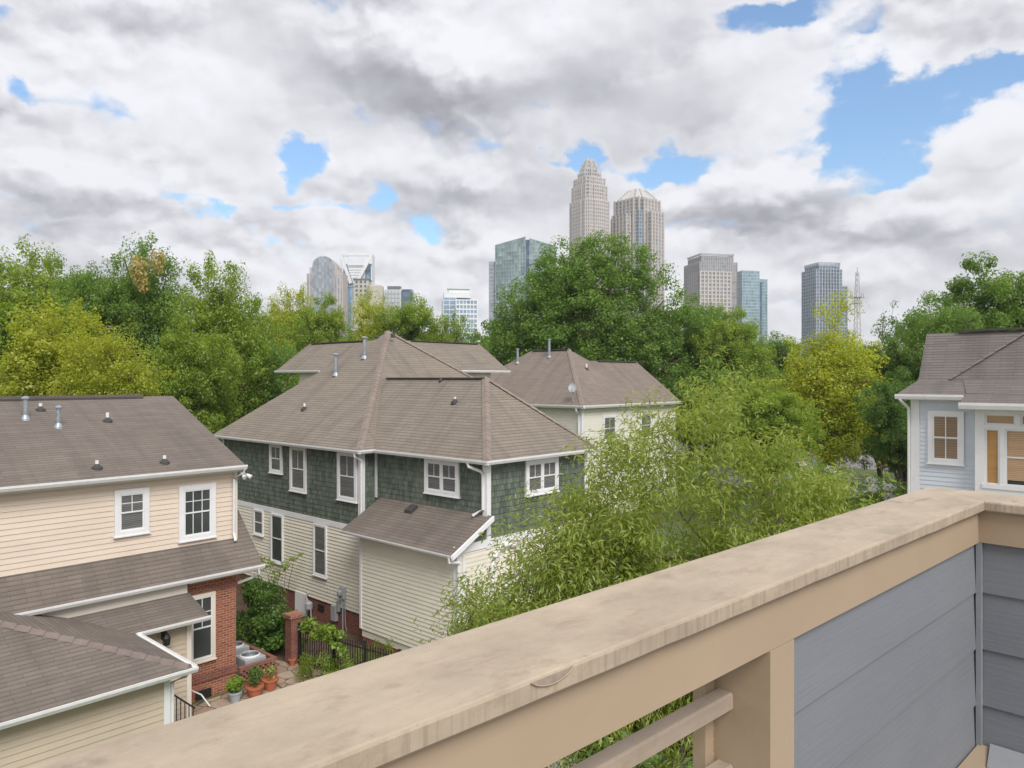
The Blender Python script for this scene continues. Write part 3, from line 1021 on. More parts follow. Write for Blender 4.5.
# ================================================================ cream house behind
T, O = house('house', 42.1, 31.75, 'cream house with a satellite dish on its taupe hip roof, behind the green shingle house')
K_, Z2 = (41.73, 31.38), 8.18
P2 = (47.2, 36.85, 12.36)
P3 = (47.2, 40.75, 12.36)
rf = MB(O)
rf.slab([(41.73, 46.2, Z2), (41.73, 31.38, Z2), P2, P3], .1)
rf.slab([(41.73, 31.38, Z2), (55.2, 31.38, Z2), (55.2, 35.7, 11.48), (48.35, 35.7, 11.48), P2], .1)
rf.slab([(52.67, 31.38, Z2), (52.67, 46.2, Z2), P3, P2], .1)
rf.slab([(52.67, 46.2, Z2), (41.73, 46.2, Z2), P3], .1)
rf.slab([(55.2, 40.0, Z2), (49.0, 40.0, Z2), (48.4, 35.71, 11.47), (55.2, 35.71, 11.47)], .1)
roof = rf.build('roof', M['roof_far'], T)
rc = strip(MB(O), (41.78, 31.43, Z2 + .04), (P2[0], P2[1], P2[2] + .03), .36)
rc.build('hip_cap', M['ridge'], roof)
for x0, x1, y0, y1, z in ((47.0, 47.4, 36.85, 40.6, 12.42), (49.4, 55.0, 35.5, 35.9, 11.53)):
    MB(O).slab([(x0, y0, z), (x1, y0, z), (x1, y1, z), (x0, y1, z)], .09).build('ridge_vent', M['ridge_dark'], roof)
wl = MB(O)
lap_wall(wl, (42.1, 46), (42.1, 31.75), 1, 8.05, .19)
lap_wall(wl, (42.1, 31.75), (54.8, 31.75), 1, 8.05, .19)
wl.box(42.12, 54.78, 31.77, 45.8, 0, 8.03)
wl.poly([(54.8, 31.75, 8), (54.8, 39.2, 8), (54.8, 35.5, 11.2)])
wl.build('wall', M['pale_lap'], T)
MB(O).box(42.04, 42.3, 31.69, 31.9, .2, 8.05).build('corner_board', M['white'], T)
MB(O).box(54.6, 54.86, 31.69, 31.9, .2, 8.05).build('corner_board', M['white'], T)
window(T, O, 'b', 31.74, 44.6, 46.3, 5.45, 7.4, .17, 1, (2, 1), 'pane')
window(T, O, 'b', 31.74, 49.5, 51.2, 5.45, 7.4, .17, 1, (2, 1), 'pane')
gutter(T, O, (41.73, 46.2), (41.73, 31.2), Z2, (-1, 0), drop=.2, w=.16)
gutter(T, O, (41.6, 31.38), (55.25, 31.38), Z2, (0, -1), drop=.2, w=.16)
MB(O).box(41.75, 42.1, 31.5, 46, 7.95, 8.0).box(41.75, 55, 31.4, 31.75, 7.951, 8.001).build('soffit', M['white'], T)
MB(O).tube([(41.66, 31.9, 8.05), (41.68, 31.9, 7.8), (42.02, 31.95, 7.5), (42.02, 31.95, 5)], .07, 8).build('downspout', M['gutter'], T)


def on_cream(px, py, face='a'):
    k, m = (px - 512) / 750, (py - 378) / 750
    s2 = (P2[2] - Z2) / 5.47
    ca, cb = CA * k + SA, -SA * k + CA
    if face == 'a':
        Y = (H - Z2 + s2 * 41.73) / (s2 * ca + m)
    else:
        Y = (H - Z2 + s2 * 31.38) / (s2 * cb + m)
    return ca * Y, cb * Y, H - m * Y


flue(roof, O, *on_cream(517.6, 363), 1.1, .1)
flue(roof, O, *on_cream(549.3, 357), 1.35, .1)
vent(roof, O, *on_cream(586.5, 369, 'b'), .4, .07)
a, b, z = on_cream(573, 402)
dish = MB(O)
dish.tube([(a, b, z - .1), (a, b, z + .75)], .035, 8)
dish.tube([(a, b, z + .7), (a - .25, b - .1, z + .75), (a - .55, b - .3, z + .95)], .02, 6)
rings = []
c = Vector((a - .12, b - .05, z + 1.0))
ax = Vector((-.75, -.45, .5)).normalized()
s1 = ax.cross(Vector((0, 0, 1))).normalized()
s2 = s1.cross(ax).normalized()
for r, dd in ((.02, -.06), (.13, -.05), (.23, -.01), (.30, .04)):
    rings.append([tuple(c + ax * dd + s1 * (r * math.cos(t * math.pi / 9)) + s2 * (1.2 * r * math.sin(t * math.pi / 9))) for t in range(18)])
for A, B in zip(rings[:-1], rings[1:]): dish.loft(A, B, caps=False, smooth=True)
dish.poly(rings[0])
dish.build('satellite_dish', M['grey_metal'], roof)

# ================================================================ pale blue house on the right
T, O = house('house', 24.15, 6.14, 'pale blue house with steep grey roof and bamboo blinds, at the right')
AW = 24.15
wl = MB(O)
lap_wall(wl, (AW, 6.1), (AW, -6), .4, 9.5, .125)
wl.box(AW + .02, 33, -6, 6.1, 0, 9.45)
wl.build('wall', M['blue_lap'], T)
MB(O).box(AW - .04, AW + .2, 5.93, 6.16, .2, 9.5).build('corner_board', M['white'], T)
# roof: steep gable with a flared eave
rf = MB(O)
rf.slab([(23.75, 6.45, 9.62), (23.75, -7, 9.62), (24.5, -7, 10.04), (24.5, 6.05, 10.04)], .08)
rf.slab([(24.5, 6.05, 10.04), (24.5, -7, 10.04), (25.42, -7, 11.45), (25.42, 6.05, 11.45)], .08)
rf.slab([(25.42, 6.05, 11.45), (25.42, -7, 11.45), (31, -7, 9.6), (31, 6.05, 9.6)], .08)
rf.poly([(24.5, 6.0, 9.9), (25.42, 6.0, 11.4), (31, 6.0, 9.5), (24.2, 6.0, 9.5)])
# roof of the bay in front: same pitch, hipped at its left end
d = .07
rf.slab([(23.35, 4.75, 9.42), (23.35, -7, 9.42), (23.8, -7, 9.66), (23.8, 4.68, 9.66)], .06)
rf.slab([(23.8, 4.68, 9.68), (23.8, -7, 9.68), (24.52, -7, 10.07), (24.52, 4.9, 10.07)], .03)
rf.slab([(24.49, 5.25, 10.06), (24.49, -7, 10.06), (25.41, -7, 11.47), (25.41, 3.45, 11.47)], .02)
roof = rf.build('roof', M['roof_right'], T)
strip(MB(O), (24.5, 5.25, 10.09), (25.37, 3.45, 11.48), .16, -.012, .05).build('hip_cap', M['ridge_brown'], roof)
MB(O).box(25.32, 25.52, -6, 5.2, 11.47, 11.53).build('ridge_vent', M['ridge_dark'], roof)
gutter(T, O, (23.75, 6.47), (23.75, 4.72), 9.62, (-1, 0), drop=.13, w=.1)
gutter(T, O, (23.35, 4.76), (23.35, -7), 9.42, (-1, 0), drop=.16, w=.1)
MB(O).box(23.77, AW, 4.4, 6.4, 9.47, 9.50).box(23.37, 23.8, -7, 4.73, 9.24, 9.27).build('soffit', M['white'], T)
MB(O).tube([(23.7, 6.35, 9.5), (23.75, 6.3, 9.42), (24.05, 6.2, 9.22), (24.08, 6.2, 9.1), (24.08, 6.2, .4)], .04, 8).build('downspout', M['gutter'], T)
window(T, O, 'a', AW - .012, 4.79, 5.70, 7.66, 9.16, .12, 1, None, 'pane_shade')
mm = MB(O)
panel(mm, 'a', AW - .012, 5.232, 5.258, 7.78, 9.03, .039, .060).build('muntin', M['white'], T)
# bay wall with grouped windows
BW = 23.8
bay = MB(O)
for (u0, u1, z0, z1) in ((4.24, 4.47, 0.3, 9.26), (-6, 4.24, 9.13, 9.26), (-6, 4.24, 6.9, 7.2), (3.50, 4.24, 8.73, 8.83), (-6, 3.50, 8.73, 8.83), (3.78, 3.89, 7.2, 8.73), (3.43, 3.53, 8.83, 9.13)):
    bay.box(BW, BW + .1, u0, u1, z0, z1)
bay.box(BW + .11, AW, -6, 4.46, .2, 9.24)
bay.build('bay_wall', M['white'], T)
MB(O).box(BW - .03, BW, -6, 4.3, 7.1, 7.22).build('sill', M['white'], T)


def bay_window(u0, u1, z0, z1, blind, rail=None):
    f = frame(MB(O), 'a', BW + .06, u0, u1, z0, z1, .05, -.04, .03).build('window', M['white'], T)
    panel(MB(O), 'a', BW + .06, u0 + .05, u1 - .05, z0 + .05, z1 - .05, -.035, -.02).build('pane', M['pane_dark'], f)
    panel(MB(O), 'a', BW + .06, u0 + .055, u1 - .055, z0 + (.16 if rail else .055), z1 - .055, -.018, -.008).build('blind', M[blind], f)
    if rail:
        panel(MB(O), 'a', BW + .06, u0 + .05, u1 - .05, rail - .02, rail + .02, -.018, .015).build('sash', M['white'], f)


bay_window(3.53, 4.24, 8.83, 9.13, 'blind_wood')
bay_window(2.6, 3.43, 8.83, 9.13, 'blind_wood')
bay_window(3.89, 4.24, 7.2, 8.73, 'blind')
bay_window(2.6, 3.78, 7.2, 8.73, 'blind_wood', 7.97)
# ================================================================ roof deck the picture is taken from
def planks_mat(name, top, streak):
    """weathered painted timber: blotchy stains on top, thin vertical runs on upright faces"""
    m, nt, b = mat(name)
    g = N(nt)
    o = g.coord()
    n1 = g.noise(g.scale(o, (1.0, 1.7, 2.0)), 3.2, 9, .68)
    c = g.mix(g.mapr(n1, .3, .72), tuple(x * .70 for x in top), tuple(min(1, x * 1.10) for x in top))
    n2 = g.noise(g.scale(o, (1.2, 2.4, 2.0)), 5.5, 9, .72, dist=.2)
    c = g.mix(g.mapr(n2, .52, .67, 0, .6), c, (.27, .205, .145))
    n5 = g.noise(g.scale(o, (1.0, 1.6, 1.0)), 1.1, 5, .6)
    c = g.mix(g.mapr(n5, .45, .75, 0, .3), c, (.40, .32, .235))
    n3 = g.noise(g.scale(o, (1.2, 2.2, 1)), 3.3, 2, .5)
    n3b = g.noise(o, 30, 3, .6)
    c = g.mix(g.math('MULTIPLY', g.mapr(n3, .64, .71, 0, .8), g.mapr(n3b, .35, .6)), c, (.17, .125, .10))
    wg = g.noise(g.scale(o, (2.2, 60, 60)), 1.0, 6, .7, dist=.8)
    c = g.mix(g.mapr(wg, .5, .72, 0, .32), c, (.33, .265, .205))
    spk = g.noise(o, 90, 2, .6)
    c = g.mix(g.mapr(spk, .66, .78, 0, .5), c, (.26, .19, .14))
    geo = g.node('ShaderNodeNewGeometry')
    sx = g.node('ShaderNodeSeparateXYZ')
    nt.links.new(geo.outputs['True Normal'], sx.inputs[0])
    up = g.math('ABSOLUTE', sx.outputs[2])
    side = g.mapr(up, .3, .6, 1, 0)
    if streak:
        n4 = g.noise(g.scale(o, (58, 58, 1.8)), 1.0, 4, .7)
        patch = g.noise(g.scale(o, (1.6, 1.6, 1.6)), 1.0, 3, .5)
        f = g.math('MULTIPLY', g.math('MULTIPLY', g.mapr(n4, .49, .64, 0, .62), side), g.mapr(patch, .33, .55, .35, 1.0))
        c = g.mix(f, c, (.22, .17, .125))
    nt.links.new(c, b.inputs['Base Color'])
    b.inputs['Roughness'].default_value = .72
    gr = g.noise(g.scale(o, (3, 40, 40)), 1.0, 5, .65, dist=.5)
    h = g.math('ADD', g.math('MULTIPLY', gr, .5), g.math('MULTIPLY', n2, 1.0))
    nt.links.new(g.bump(h, .22, .006), b.inputs['Normal'])
    return m


M['cap'] = planks_mat('weathered_cap', (.445, .365, .272), True)
M['tanpaint'] = paint('tan_paint', (.40, .305, .21), .6, .06, 2.0, dirt=(.40, .30, .20), bump=.08)
M['rail_top'] = planks_mat('weathered_rail', (.39, .315, .25), False)
M['deck_lap'] = lap_paint('deck_lap', (.195, .206, .228), .65, .08, .3, (.30, .30, .30), .3)
M['caulk'] = paint('corner_trim', (.25, .265, .285), .6, .1, 3, dirt=(.4, .4, .4))
M['deck_floor'] = paint('deck_floor', (.30, .28, .26), .8, .15, 3)
M['flash'] = paint('flashing', (.62, .64, .66), .3, .1, 4, metal=.6)

I = Vector((2.03, 3.22, 0))
RPHI = math.atan2(.691, .723)
DK = thing('roof_deck', (I.x, I.y, 0), 'roof deck parapet with weathered tan cap, slatted opening and grey siding, in the foreground', 'deck', rz=RPHI)
ZC, ZB, ZF = 9.572, 9.526, 9.384

cap = MB()
e = .008


def cap_board(mb, poly, z0, z1, e=.008, jit=0.0, rng=None):
    """board with eased edges"""
    n = len(poly)
    cx = sum(p[0] for p in poly) / n
    cy = sum(p[1] for p in poly) / n

    def inset(d):
        out = []
        for i in range(n):
            p0, p1, p2 = Vector(poly[i - 1]), Vector(poly[i]), Vector(poly[(i + 1) % n])
            a, b = (p1 - p0).normalized(), (p2 - p1).normalized()
            na, nb = Vector((-a.y, a.x)), Vector((-b.y, b.x))
            bis = (na + nb)
            bis /= max(.2, bis.dot(na))
            q = p1 + bis * d
            out.append((q.x, q.y))
        return out
    rings = [(inset(e), z0), (poly, z0 + e), (poly, z1 - e), (inset(e * .35), z1 - e * .3), (inset(e), z1)]
    for (A, za), (B, zb) in zip(rings[:-1], rings[1:]):
        mb.loft([(p[0], p[1], za) for p in A], [(p[0], p[1], zb) for p in B], caps=False, smooth=False)
    mb.poly([(p[0], p[1], rings[0][1]) for p in reversed(rings[0][0])])
    mb.poly([(p[0], p[1], z1) for p in rings[-1][0]])


rngc = random.Random(4)
xs = [-6.5]
while xs[-1] < -.12:
    xs.append(xs[-1] + .09)
xs[-1] = 0.0
inner = [(x, rngc.uniform(-.0016, .0016)) for x in xs[:-1]] + [(-.0005, 0.0005)]
cap_board(cap, inner + [(.3135, .3145), (-6.5, .235)], ZB, ZC, .007)
cap.build('cap', M['cap'], DK)
cap2 = MB()
cap_board(cap2, [(.001, -.0005), (0, -5), (.315, -5), (.315, .3135)], ZB, ZC - .002, .007)
cap2.build('cap', M['cap'], DK)
# paint lifting from the cap's inner edge
ch = MB()
for (s, L, dp) in ((-2.765, .11, .017),):
    pts = [(s + L * i / 10, -.0022, ZC - .003 - dp * math.sin(math.pi * i / 10) ** .7) for i in range(11)]
    top = [(s + L * i / 10, -.0022, ZC - .004) for i in range(11)]
    for i in range(10):
        ch.poly([pts[i], pts[i + 1], top[i + 1], top[i]])
ch.build('bare_patch', paint('bare_wood', (.33, .27, .22), .8, .3, 30), DK)
lip = MB()
for (s, L, dp) in ((-2.765, .11, .017),):
    lip.tube([(s + L * i / 10, -.004, ZC - .003 - dp * math.sin(math.pi * i / 10) ** .7) for i in range(11)], .0012, 5)
lip.build('paint_flake', M['tanpaint'], DK)

fa = MB()
fa.box(-6.5, .030, .030, .066, ZF, ZB + .001)
fa.build('fascia', M['tanpaint'], DK)
MB().box(.030, .066, .030, -5, ZF + .002, ZB + .001).build('fascia', M['tanpaint'], DK)
# siding panels
sp = MB()
seams = [8.43, 8.676, 8.92, 9.166, ZF + .03]
for z0, z1 in zip(seams[:-1], seams[1:]):
    for face in (0, 1):
        if face == 0:
            A, B = (-1.71, .050), (.056, .050)
            off = (0, -.010)
        else:
            A, B = (.056, .050), (.056, -5)
            off = (-.010, 0)
        a0 = (A[0] + off[0], A[1] + off[1], z0)
        b0 = (B[0] + off[0], B[1] + off[1], z0)
        a1, b1 = (A[0], A[1], z1), (B[0], B[1], z1)
        sp.poly([a0, b0, b1, a1])
        sp.poly([(A[0], A[1], z0), (B[0], B[1], z0), b0, a0])
sp.build('siding', M['deck_lap'], DK)
MB().box(.040, .054, .034, .048, 8.5, ZF).box(.024, .046, .020, .040, 8.5, ZF + .001).build('corner_trim', M['caulk'], DK)
# core of the solid part, outer face down to the ground
co = MB()
co.box(-1.71, .24, .060, .235, 8.0, ZB - .003)
co.box(.062, .238, -5, .058, 8.0, ZB - .004)
co.box(-7.5, .22, -9, .22, .0, 8.295)
co.build('outer_wall', M['deck_lap'], DK)
# posts of the opening
for s in (-1.845, -4.15):
    po = MB()
    po.box(s, s + .135, .028, .195, 8.3, ZF - .001)
    po.build('post', M['tanpaint'], DK)
    MB().box(s - .042, s, .196, .235, 8.3, ZF + .05).build('stile', M['tanpaint'], DK)
MB().box(-6.5, .1, .197, .233, ZF, ZB + .001).build('fascia', M['tanpaint'], DK)
for z in (9.200, 9.003, 8.806, 8.609):
    for s0, s1 in ((-4.015, -1.846), (-6.5, -4.151)):
        r = MB()
        y0, y1 = .135, .186
        prof = [(y0, z), (y1, z), (y1, z + .038), (y1 - .006, z + .043), (y0 + .006, z + .043), (y0, z + .037)]
        A = [(s0, y, zz) for y, zz in prof]
        B = [(s1, y, zz) for y, zz in prof]
        r.loft(B, A)
        r.build('rail', M['rail_top'], DK)
MB().box(-6.5, .03, -5, .2, 8.3, 8.43).build('floor', M['deck_floor'], DK)
# curb with metal flashing along the short side
MB().box(-.27, .040, -3.5, .034, 8.43, 8.505).build('curb', M['tanpaint'], DK)
fl = MB()
fl.slab([(-.17, -3.5, 8.512), (.040, -3.5, 8.521), (.040, -.01, 8.521), (-.17, -.05, 8.512)], .004)
fl.build('flashing', M['flash'], DK)
# ================================================================ skyline
def tower(name, label, px, D, rot, group='downtown towers on the skyline'):
    """Empty at the foot of a tower seen at pixel column px, D metres away; local -y looks back at the viewer"""
    k = (px - 512) / 750
    return thing(name, (k * D, D, 0), label, 'skyscraper', group, rz=R(rot))


def zz(py, D):
    return H + (378 - py) * D / 750


def rect(w, d, x=0.0, y=0.0):
    return [(x - w / 2, y - d / 2), (x + w / 2, y - d / 2), (x + w / 2, y + d / 2), (x - w / 2, y + d / 2)]


def chamf(w, d, c):
    a, b = w / 2, d / 2
    return [(-a + c, -b), (a - c, -b), (a, -b + c), (a, b - c), (a - c, b), (-a + c, b), (-a, b - c), (-a, -b + c)]


def facade(grid, poly, z0, z1, bay, pw, fh, bh, dp=.5, horiz=True):
    """piers and floor bands standing proud of a glass core"""
    n = len(poly)
    for i in range(n):
        p, q = Vector((*poly[i], 0)), Vector((*poly[(i + 1) % n], 0))
        d = q - p
        L = d.length
        if L < .5: continue
        d /= L
        o = Vector((d.y, -d.x, 0))
        m = max(1, round(L / bay))
        if pw:
            for k in range(m + 1):
                c = p + d * (L * k / m)
                a, b = c - d * pw / 2, c + d * pw / 2
                f = [a - o * .3, a + o * dp, b + o * dp, b - o * .3]
                f = [tuple(v) for v in f]
                A = [(v[0], v[1], z0) for v in f]
                B = [(v[0], v[1], z1) for v in f]
                grid.loft(A, B)
        if horiz:
            z = z0
            while z < z1 - .1:
                t = min(z + bh, z1)
                a, b = p - o * .3, q - o * .3
                c, e = q + o * (dp * .7), p + o * (dp * .7)
                A = [(v.x, v.y, z) for v in (e, c, b, a)]
                B = [(v.x, v.y, t) for v in (e, c, b, a)]
                grid.loft(A, B)
                z += fh


def gm(name, col, rough=.15, var=.25, spec=.6):
    m, nt, b = mat(name)
    g = N(nt)
    n = g.noise(g.scale(g.coord(), (1, 1, .7)), .06, 4, .6)
    c = g.mix(g.mapr(n, .3, .7), tuple(x * (1 - var) for x in col), tuple(x * (1 + var) for x in col))
    # every bay of glass has its own random tone, some paler, some darker
    sn = g.vec('FLOOR', g.scale(g.coord(), (1 / 3.2, 1 / 3.2, 1 / 4.1)))
    wn_ = g.node('ShaderNodeTexWhiteNoise', noise_dimensions='3D')
    nt.links.new(sn, wn_.inputs['Vector'])
    c = g.mix(g.mapr(wn_.outputs['Value'], .55, 1.0, 0, .55), c, tuple(min(1, x * 1.3 + .16) for x in col))
    c = g.mix(g.mapr(wn_.outputs['Value'], .0, .25, .5, 0), c, tuple(x * .45 for x in col))
    nt.links.new(c, b.inputs['Base Color'])
    b.inputs['Roughness'].default_value = rough
    b.inputs['Specular IOR Level'].default_value = spec
    return m


C = dict(
    stone=paint('pinkish_stone', (.57, .51, .485), .8, .06, .05), stone2=paint('warm_stone', (.56, .49, .45), .8, .06, .05),
    pink=paint('pink_granite', (.54, .45, .41), .7, .06, .05), white=paint('white_panel', (.80, .81, .83), .5, .04, .05),
    pale=paint('pale_concrete', (.58, .57, .56), .8, .06, .05), beige=paint('beige_concrete', (.52, .49, .40), .8, .08, .05),
    silver=paint('silver_crown', (.62, .60, .58), .4, .08, .1, metal=.2), glass=gm('tower_glass', (.22, .245, .28)), teal=gm('teal_glass', (.20, .275, .285)),
    teal2=gm('teal_mullion', (.31, .39, .40), .3), blue=gm('blue_glass', (.14, .26, .38)), aqua=gm('aqua_glass', (.22, .34, .40)),
    navy=gm('navy_glass', (.06, .10, .18)), grey=gm('grey_glass', (.27, .30, .34)), mull=paint('grey_mullion', (.36, .40, .45), .5, .05, .1),
    steel=paint('mast_steel', (.50, .48, .48), .6), darkroof=paint('dark_roof_plant', (.14, .15, .17), .7))

# --- tallest stepped tower with fin crown
D = 880
t = tower('skyscraper', 'tallest pinkish stone skyscraper with a stepped silver crown of fins', 589.5, D, 33)
w = 35.5
glassm, gridm = MB(), MB()
steps = [(w, 0, zz(203, D)), (w * .90, zz(203, D), zz(188, D)), (w * .80, zz(188, D), zz(180, D))]
for ww, z0, z1 in steps:
    p = chamf(ww, ww, ww * .10)
    glassm.prism(p, z0, z1)
    facade(gridm, p, z0, z1, 3.2, 1.5, 4.2, 1.7, .6)
    q = rect(ww * .42, ww * 1.07)
    glassm.prism(q, z0, z1 - 1)
    facade(gridm, q, z0, z1 - 1, 3.0, 1.3, 4.2, 1.6, .5)
    q = rect(ww * 1.07, ww * .42)
    glassm.prism(q, z0, z1 - 1.2)
    facade(gridm, q, z0, z1 - 1.2, 3.0, 1.3, 4.2, 1.6, .5)
glassm.build('window_glass', C['glass'], t)
gridm.build('stone_frame', C['stone'], t)
cr, crg = MB(), MB()
zs = [zz(180, D), zz(176, D), zz(171, D), zz(166.5, D), zz(163, D)]
for i, (ww, z0) in enumerate(zip((24, 20, 15, 10), zs[:-1])):
    z1 = zs[i + 1]
    crg.prism(chamf(ww * .86, ww * .86, ww * .2), z0 - 1, z1 - .5)
    facade(cr, chamf(ww, ww, ww * .22), z0 - 3, z1 + 2.5, 2.2, .9, 4, .8, .4)
for i, (ww, z0) in enumerate(zip((24, 20, 15, 10), zs[:-1])):
    for k in range(8):
        an = k * math.pi / 4 + math.pi / 8
        r0 = ww * .5
        cr.bar((r0 * math.cos(an), r0 * math.sin(an), z0 - 2), (r0 * .93 * math.cos(an), r0 * .93 * math.sin(an), zs[i + 1] + 5), .9)
for k in range(8):
    an = k * math.pi / 4
    cr.bar((3.2 * math.cos(an), 3.2 * math.sin(an), zs[-2]), (2.2 * math.cos(an), 2.2 * math.sin(an), zz(158.5 + (k % 2) * 2, D)), 1.0)
crg.build('crown_glass', C['glass'], t)
cr.build('crown', C['silver'], t)

# --- tower with the hipped skylight top
D = 900
t = tower('skyscraper', 'broad tan stone skyscraper with a pleated pale hip roof, right of the tallest tower', 637, D, 40)
w = 46
glassm, gridm, wh = MB(), MB(), MB()
for (ww, dd, z1) in ((w, w * .62, zz(203, D)), (w * .62, w, zz(203.5, D)), (w * .82, w * .82, zz(202, D)), (w * 1.36, w * .46, zz(219, D)), (w * .46, w * 1.36, zz(217, D))):
    p = rect(ww, dd)
    glassm.prism(p, 0, z1)
    facade(gridm, p, 0, z1 + 1, 6.0, 2.0, 4.2, 1.0, .8)
glassm.build('window_glass', C['grey'], t)
gridm.build('stone_frame', C['stone2'], t)
hp = MB()
ze, zt = zz(202, D), zz(191, D)
base = chamf(w * .86, w * .86, 6)
topp = chamf(w * .36, w * .36, 3)
hp.loft([(x, y, ze) for x, y in base], [(x, y, zt) for x, y in topp])
for i in range(8):
    A, B = Vector((*base[i], ze)), Vector((*base[(i + 1) % 8], ze))
    a, b = Vector((*topp[i], zt)), Vector((*topp[(i + 1) % 8], zt))
    nn = 6 if i % 2 == 0 else 3
    for k in range(nn + 1):
        hp.bar(A.lerp(B, k / nn), a.lerp(b, k / nn), 1.1)
hp.build('pleated_roof', C['silver'], t)
bayw, bf = MB(), MB()
q0, q1 = -w * .455, -w * .24
bayw.box(q0, q1, q0, q1, 0, zz(216, D))
bayw.box(q0 + 3, q1, q0 + 3, q1, zz(216, D), zz(208, D))
facade(bf, rect(q1 - q0, q1 - q0, (q0 + q1) / 2, (q0 + q1) / 2), 0, zz(215, D), 5, .8, 4.2, .6, .4)
bf.build('bay_frame', C['silver'], t)
bayw.build('corner_bay', C['blue'], t)

# --- teal glass block
D = 760
t = tower('skyscraper', 'teal glass office block with a sharp notched corner, left of the tallest tower', 527, D, 0)
g1, g2 = MB(), MB()
xl, xm, xr = (495 - 527) / 750 * D, 0, (557 - 527) / 750 * D
z1, z2 = zz(242.5, D), zz(236.5, D)
A = [(xl, 14), (-1.5, 0), (-1.5, 40), (xl, 44)]
g1.loft([(x, y, 0) for x, y in A], [(A[0][0], A[0][1], z1), (A[1][0], A[1][1], z2), (A[2][0], A[2][1], z2), (A[3][0], A[3][1], z1)])
facade(g2, A, 0, z1 - 1, 3.2, .35, 4, .5, .2)
g1.build('curtain_wall', C['teal'], t)
B = [(2.6, 3.5), (xr, 18), (xr, 44), (2.6, 40)]
g3 = MB()
zb, zc = zz(237.5, D), zz(243, D)
g3.loft([(x, y, 0) for x, y in B], [(B[0][0], B[0][1], zb), (B[1][0], B[1][1], zc), (B[2][0], B[2][1], zc), (B[3][0], B[3][1], zb)])
facade(g2, B, 0, zc - 1, 3.2, .35, 4, .5, .2)
g3.build('curtain_wall', C['teal'], t)
MB().box(-1.4, 2.55, 4, 38, 0, zz(239, D)).build('notch', C['navy'], t)
g2.build('mullion', C['teal2'], t)
e = (488.5 - 527) / 750 * D
ga = MB().box(e, xl - .2, 17, 42, 0, zz(259, D))
ga.build('annex', C['grey'], t)
gb = MB()
facade(gb, rect(xl - e - .2, 25, (xl + e) / 2, 29.5), 0, zz(259, D), 2.2, .4, 4, 1.2, .3)
gb.build('annex_frame', C['mull'], t)

# --- pale office block with fins on top
D = 820
t = tower('skyscraper', 'pinkish grey stone tower with a row of fins around its flat top', 711.5, D, 12)
glassm, gridm, lt = MB(), MB(), MB()
for (ww, dd, z1, y) in ((44, 36, zz(264, D), 3), (37, 31, zz(258, D), 3)):
    p = rect(ww, dd, 0, y)
    glassm.prism(p, 0, z1)
    facade(gridm, p, 0, z1, 2.6, 1.0, 4.1, .9, .5)
facade(gridm, rect(38, 32, 0, 3), zz(257.5, D), zz(255.6, D), 2.0, .9, 8, .8, .5)
p = rect(35, 28, -4.0, -3)
glassm.prism(p, 0, zz(274, D))
facade(lt, p, 0, zz(273.3, D), 4.4, 1.6, 4.1, 1.4, .9)
glassm.build('window_glass', C['grey'], t)
gridm.build('stone_frame', paint('mauve_stone', (.40, .37, .38), .8, .06, .05), t)
lt.build('front_frame', C['stone'], t)

# --- aqua glass tower
D = 880
t = tower('skyscraper', 'aqua glass residential tower with a darker right flank, next to the finned stone tower', 751, D, 10)
glassm, gridm = MB(), MB()
glassm.box(-17, 4, -12, 14, 0, zz(272.5, D))
glassm.box(3.8, 15.5, -9, 14, 0, zz(280, D))
glassm.build('curtain_wall', C['aqua'], t)
facade(gridm, rect(21, 26, -6.5, 1), 0, zz(272.5, D), 3.5, .3, 3.6, .9, .4)
facade(gridm, rect(11.7, 23, 9.65, 2.5), 0, zz(280, D), 4, .6, 3.6, .6, .4)
gridm.build('mullion', paint('aqua_frame', (.42, .53, .57), .5, .05, .1), t)
MB().box(-13, 1, -6, 10, zz(272.5, D), zz(271, D)).build('roof_plant', C['pale'], t)
MB().box(5.2, 8.6, -9.6, -8.9, 0, zz(283, D)).build('recess', C['navy'], t)

# --- blue-grey glass tower
D = 840
t = tower('skyscraper', 'blue grey glass tower with a pale parapet crown, beside the lattice mast', 824.5, D, 10)
glassm, gridm = MB(), MB()
for (x0, x1, z1) in ((-19, 12, zz(271, D)), (-15, 9, zz(267, D)), (11.8, 20, zz(287, D))):
    glassm.box(x0, x1, -14 + (2 if x1 > 15 else 0), 14, 0, z1)
    facade(gridm, rect(x1 - x0, 28 - (2 if x1 > 15 else 0), (x0 + x1) / 2, 1 if x1 > 15 else 0), 0, z1, 3.6, .7, 3.7, .9, .4)
facade(gridm, rect(25, 27, -3, 0), zz(267.5, D), zz(264.2, D), 2.4, 1.3, 9, 1.2, .5)
glassm.build('curtain_wall', gm('slate_blue_glass', (.12, .17, .25)), t)
gridm.build('mullion', paint('pale_blue_frame', (.38, .42, .48), .5, .06, .1), t)

# --- arched glass tower
D = 950
t = tower('skyscraper', 'arch-topped glass tower with pink granite piers, leftmost of the skyline', 325.5, D, 0)
g1, pk = MB(), MB()
cx = -1.0
ha = 13.5
za = zz(266, D)
zt = zz(257.2, D)
arch = [(cx - ha, za)] + [(cx - ha * math.cos(math.pi * i / 16), za + (zt - za) * math.sin(math.pi * i / 16)) for i in range(1, 16)] + [(cx + ha, za)]
ring = [(cx - ha, 0)] + arch + [(cx + ha, 0)]
g1.loft([(x, -8, z) for x, z in ring], [(x, 24, z) for x, z in ring])
g1.build('arched_glass', C['grey'], t)
for (x0, x1, y) in ((-22.3, -18.5, 274), (-18.5, -15.0, 268), (12.5, 16.2, 266.5), (16.2, 19.5, 271), (19.5, 23.4, 273.5)):
    pk.box(x0, x1, -6, 22, 0, zz(y, D))
pk.build('granite_pier', C['pink'], t)
gl = MB()
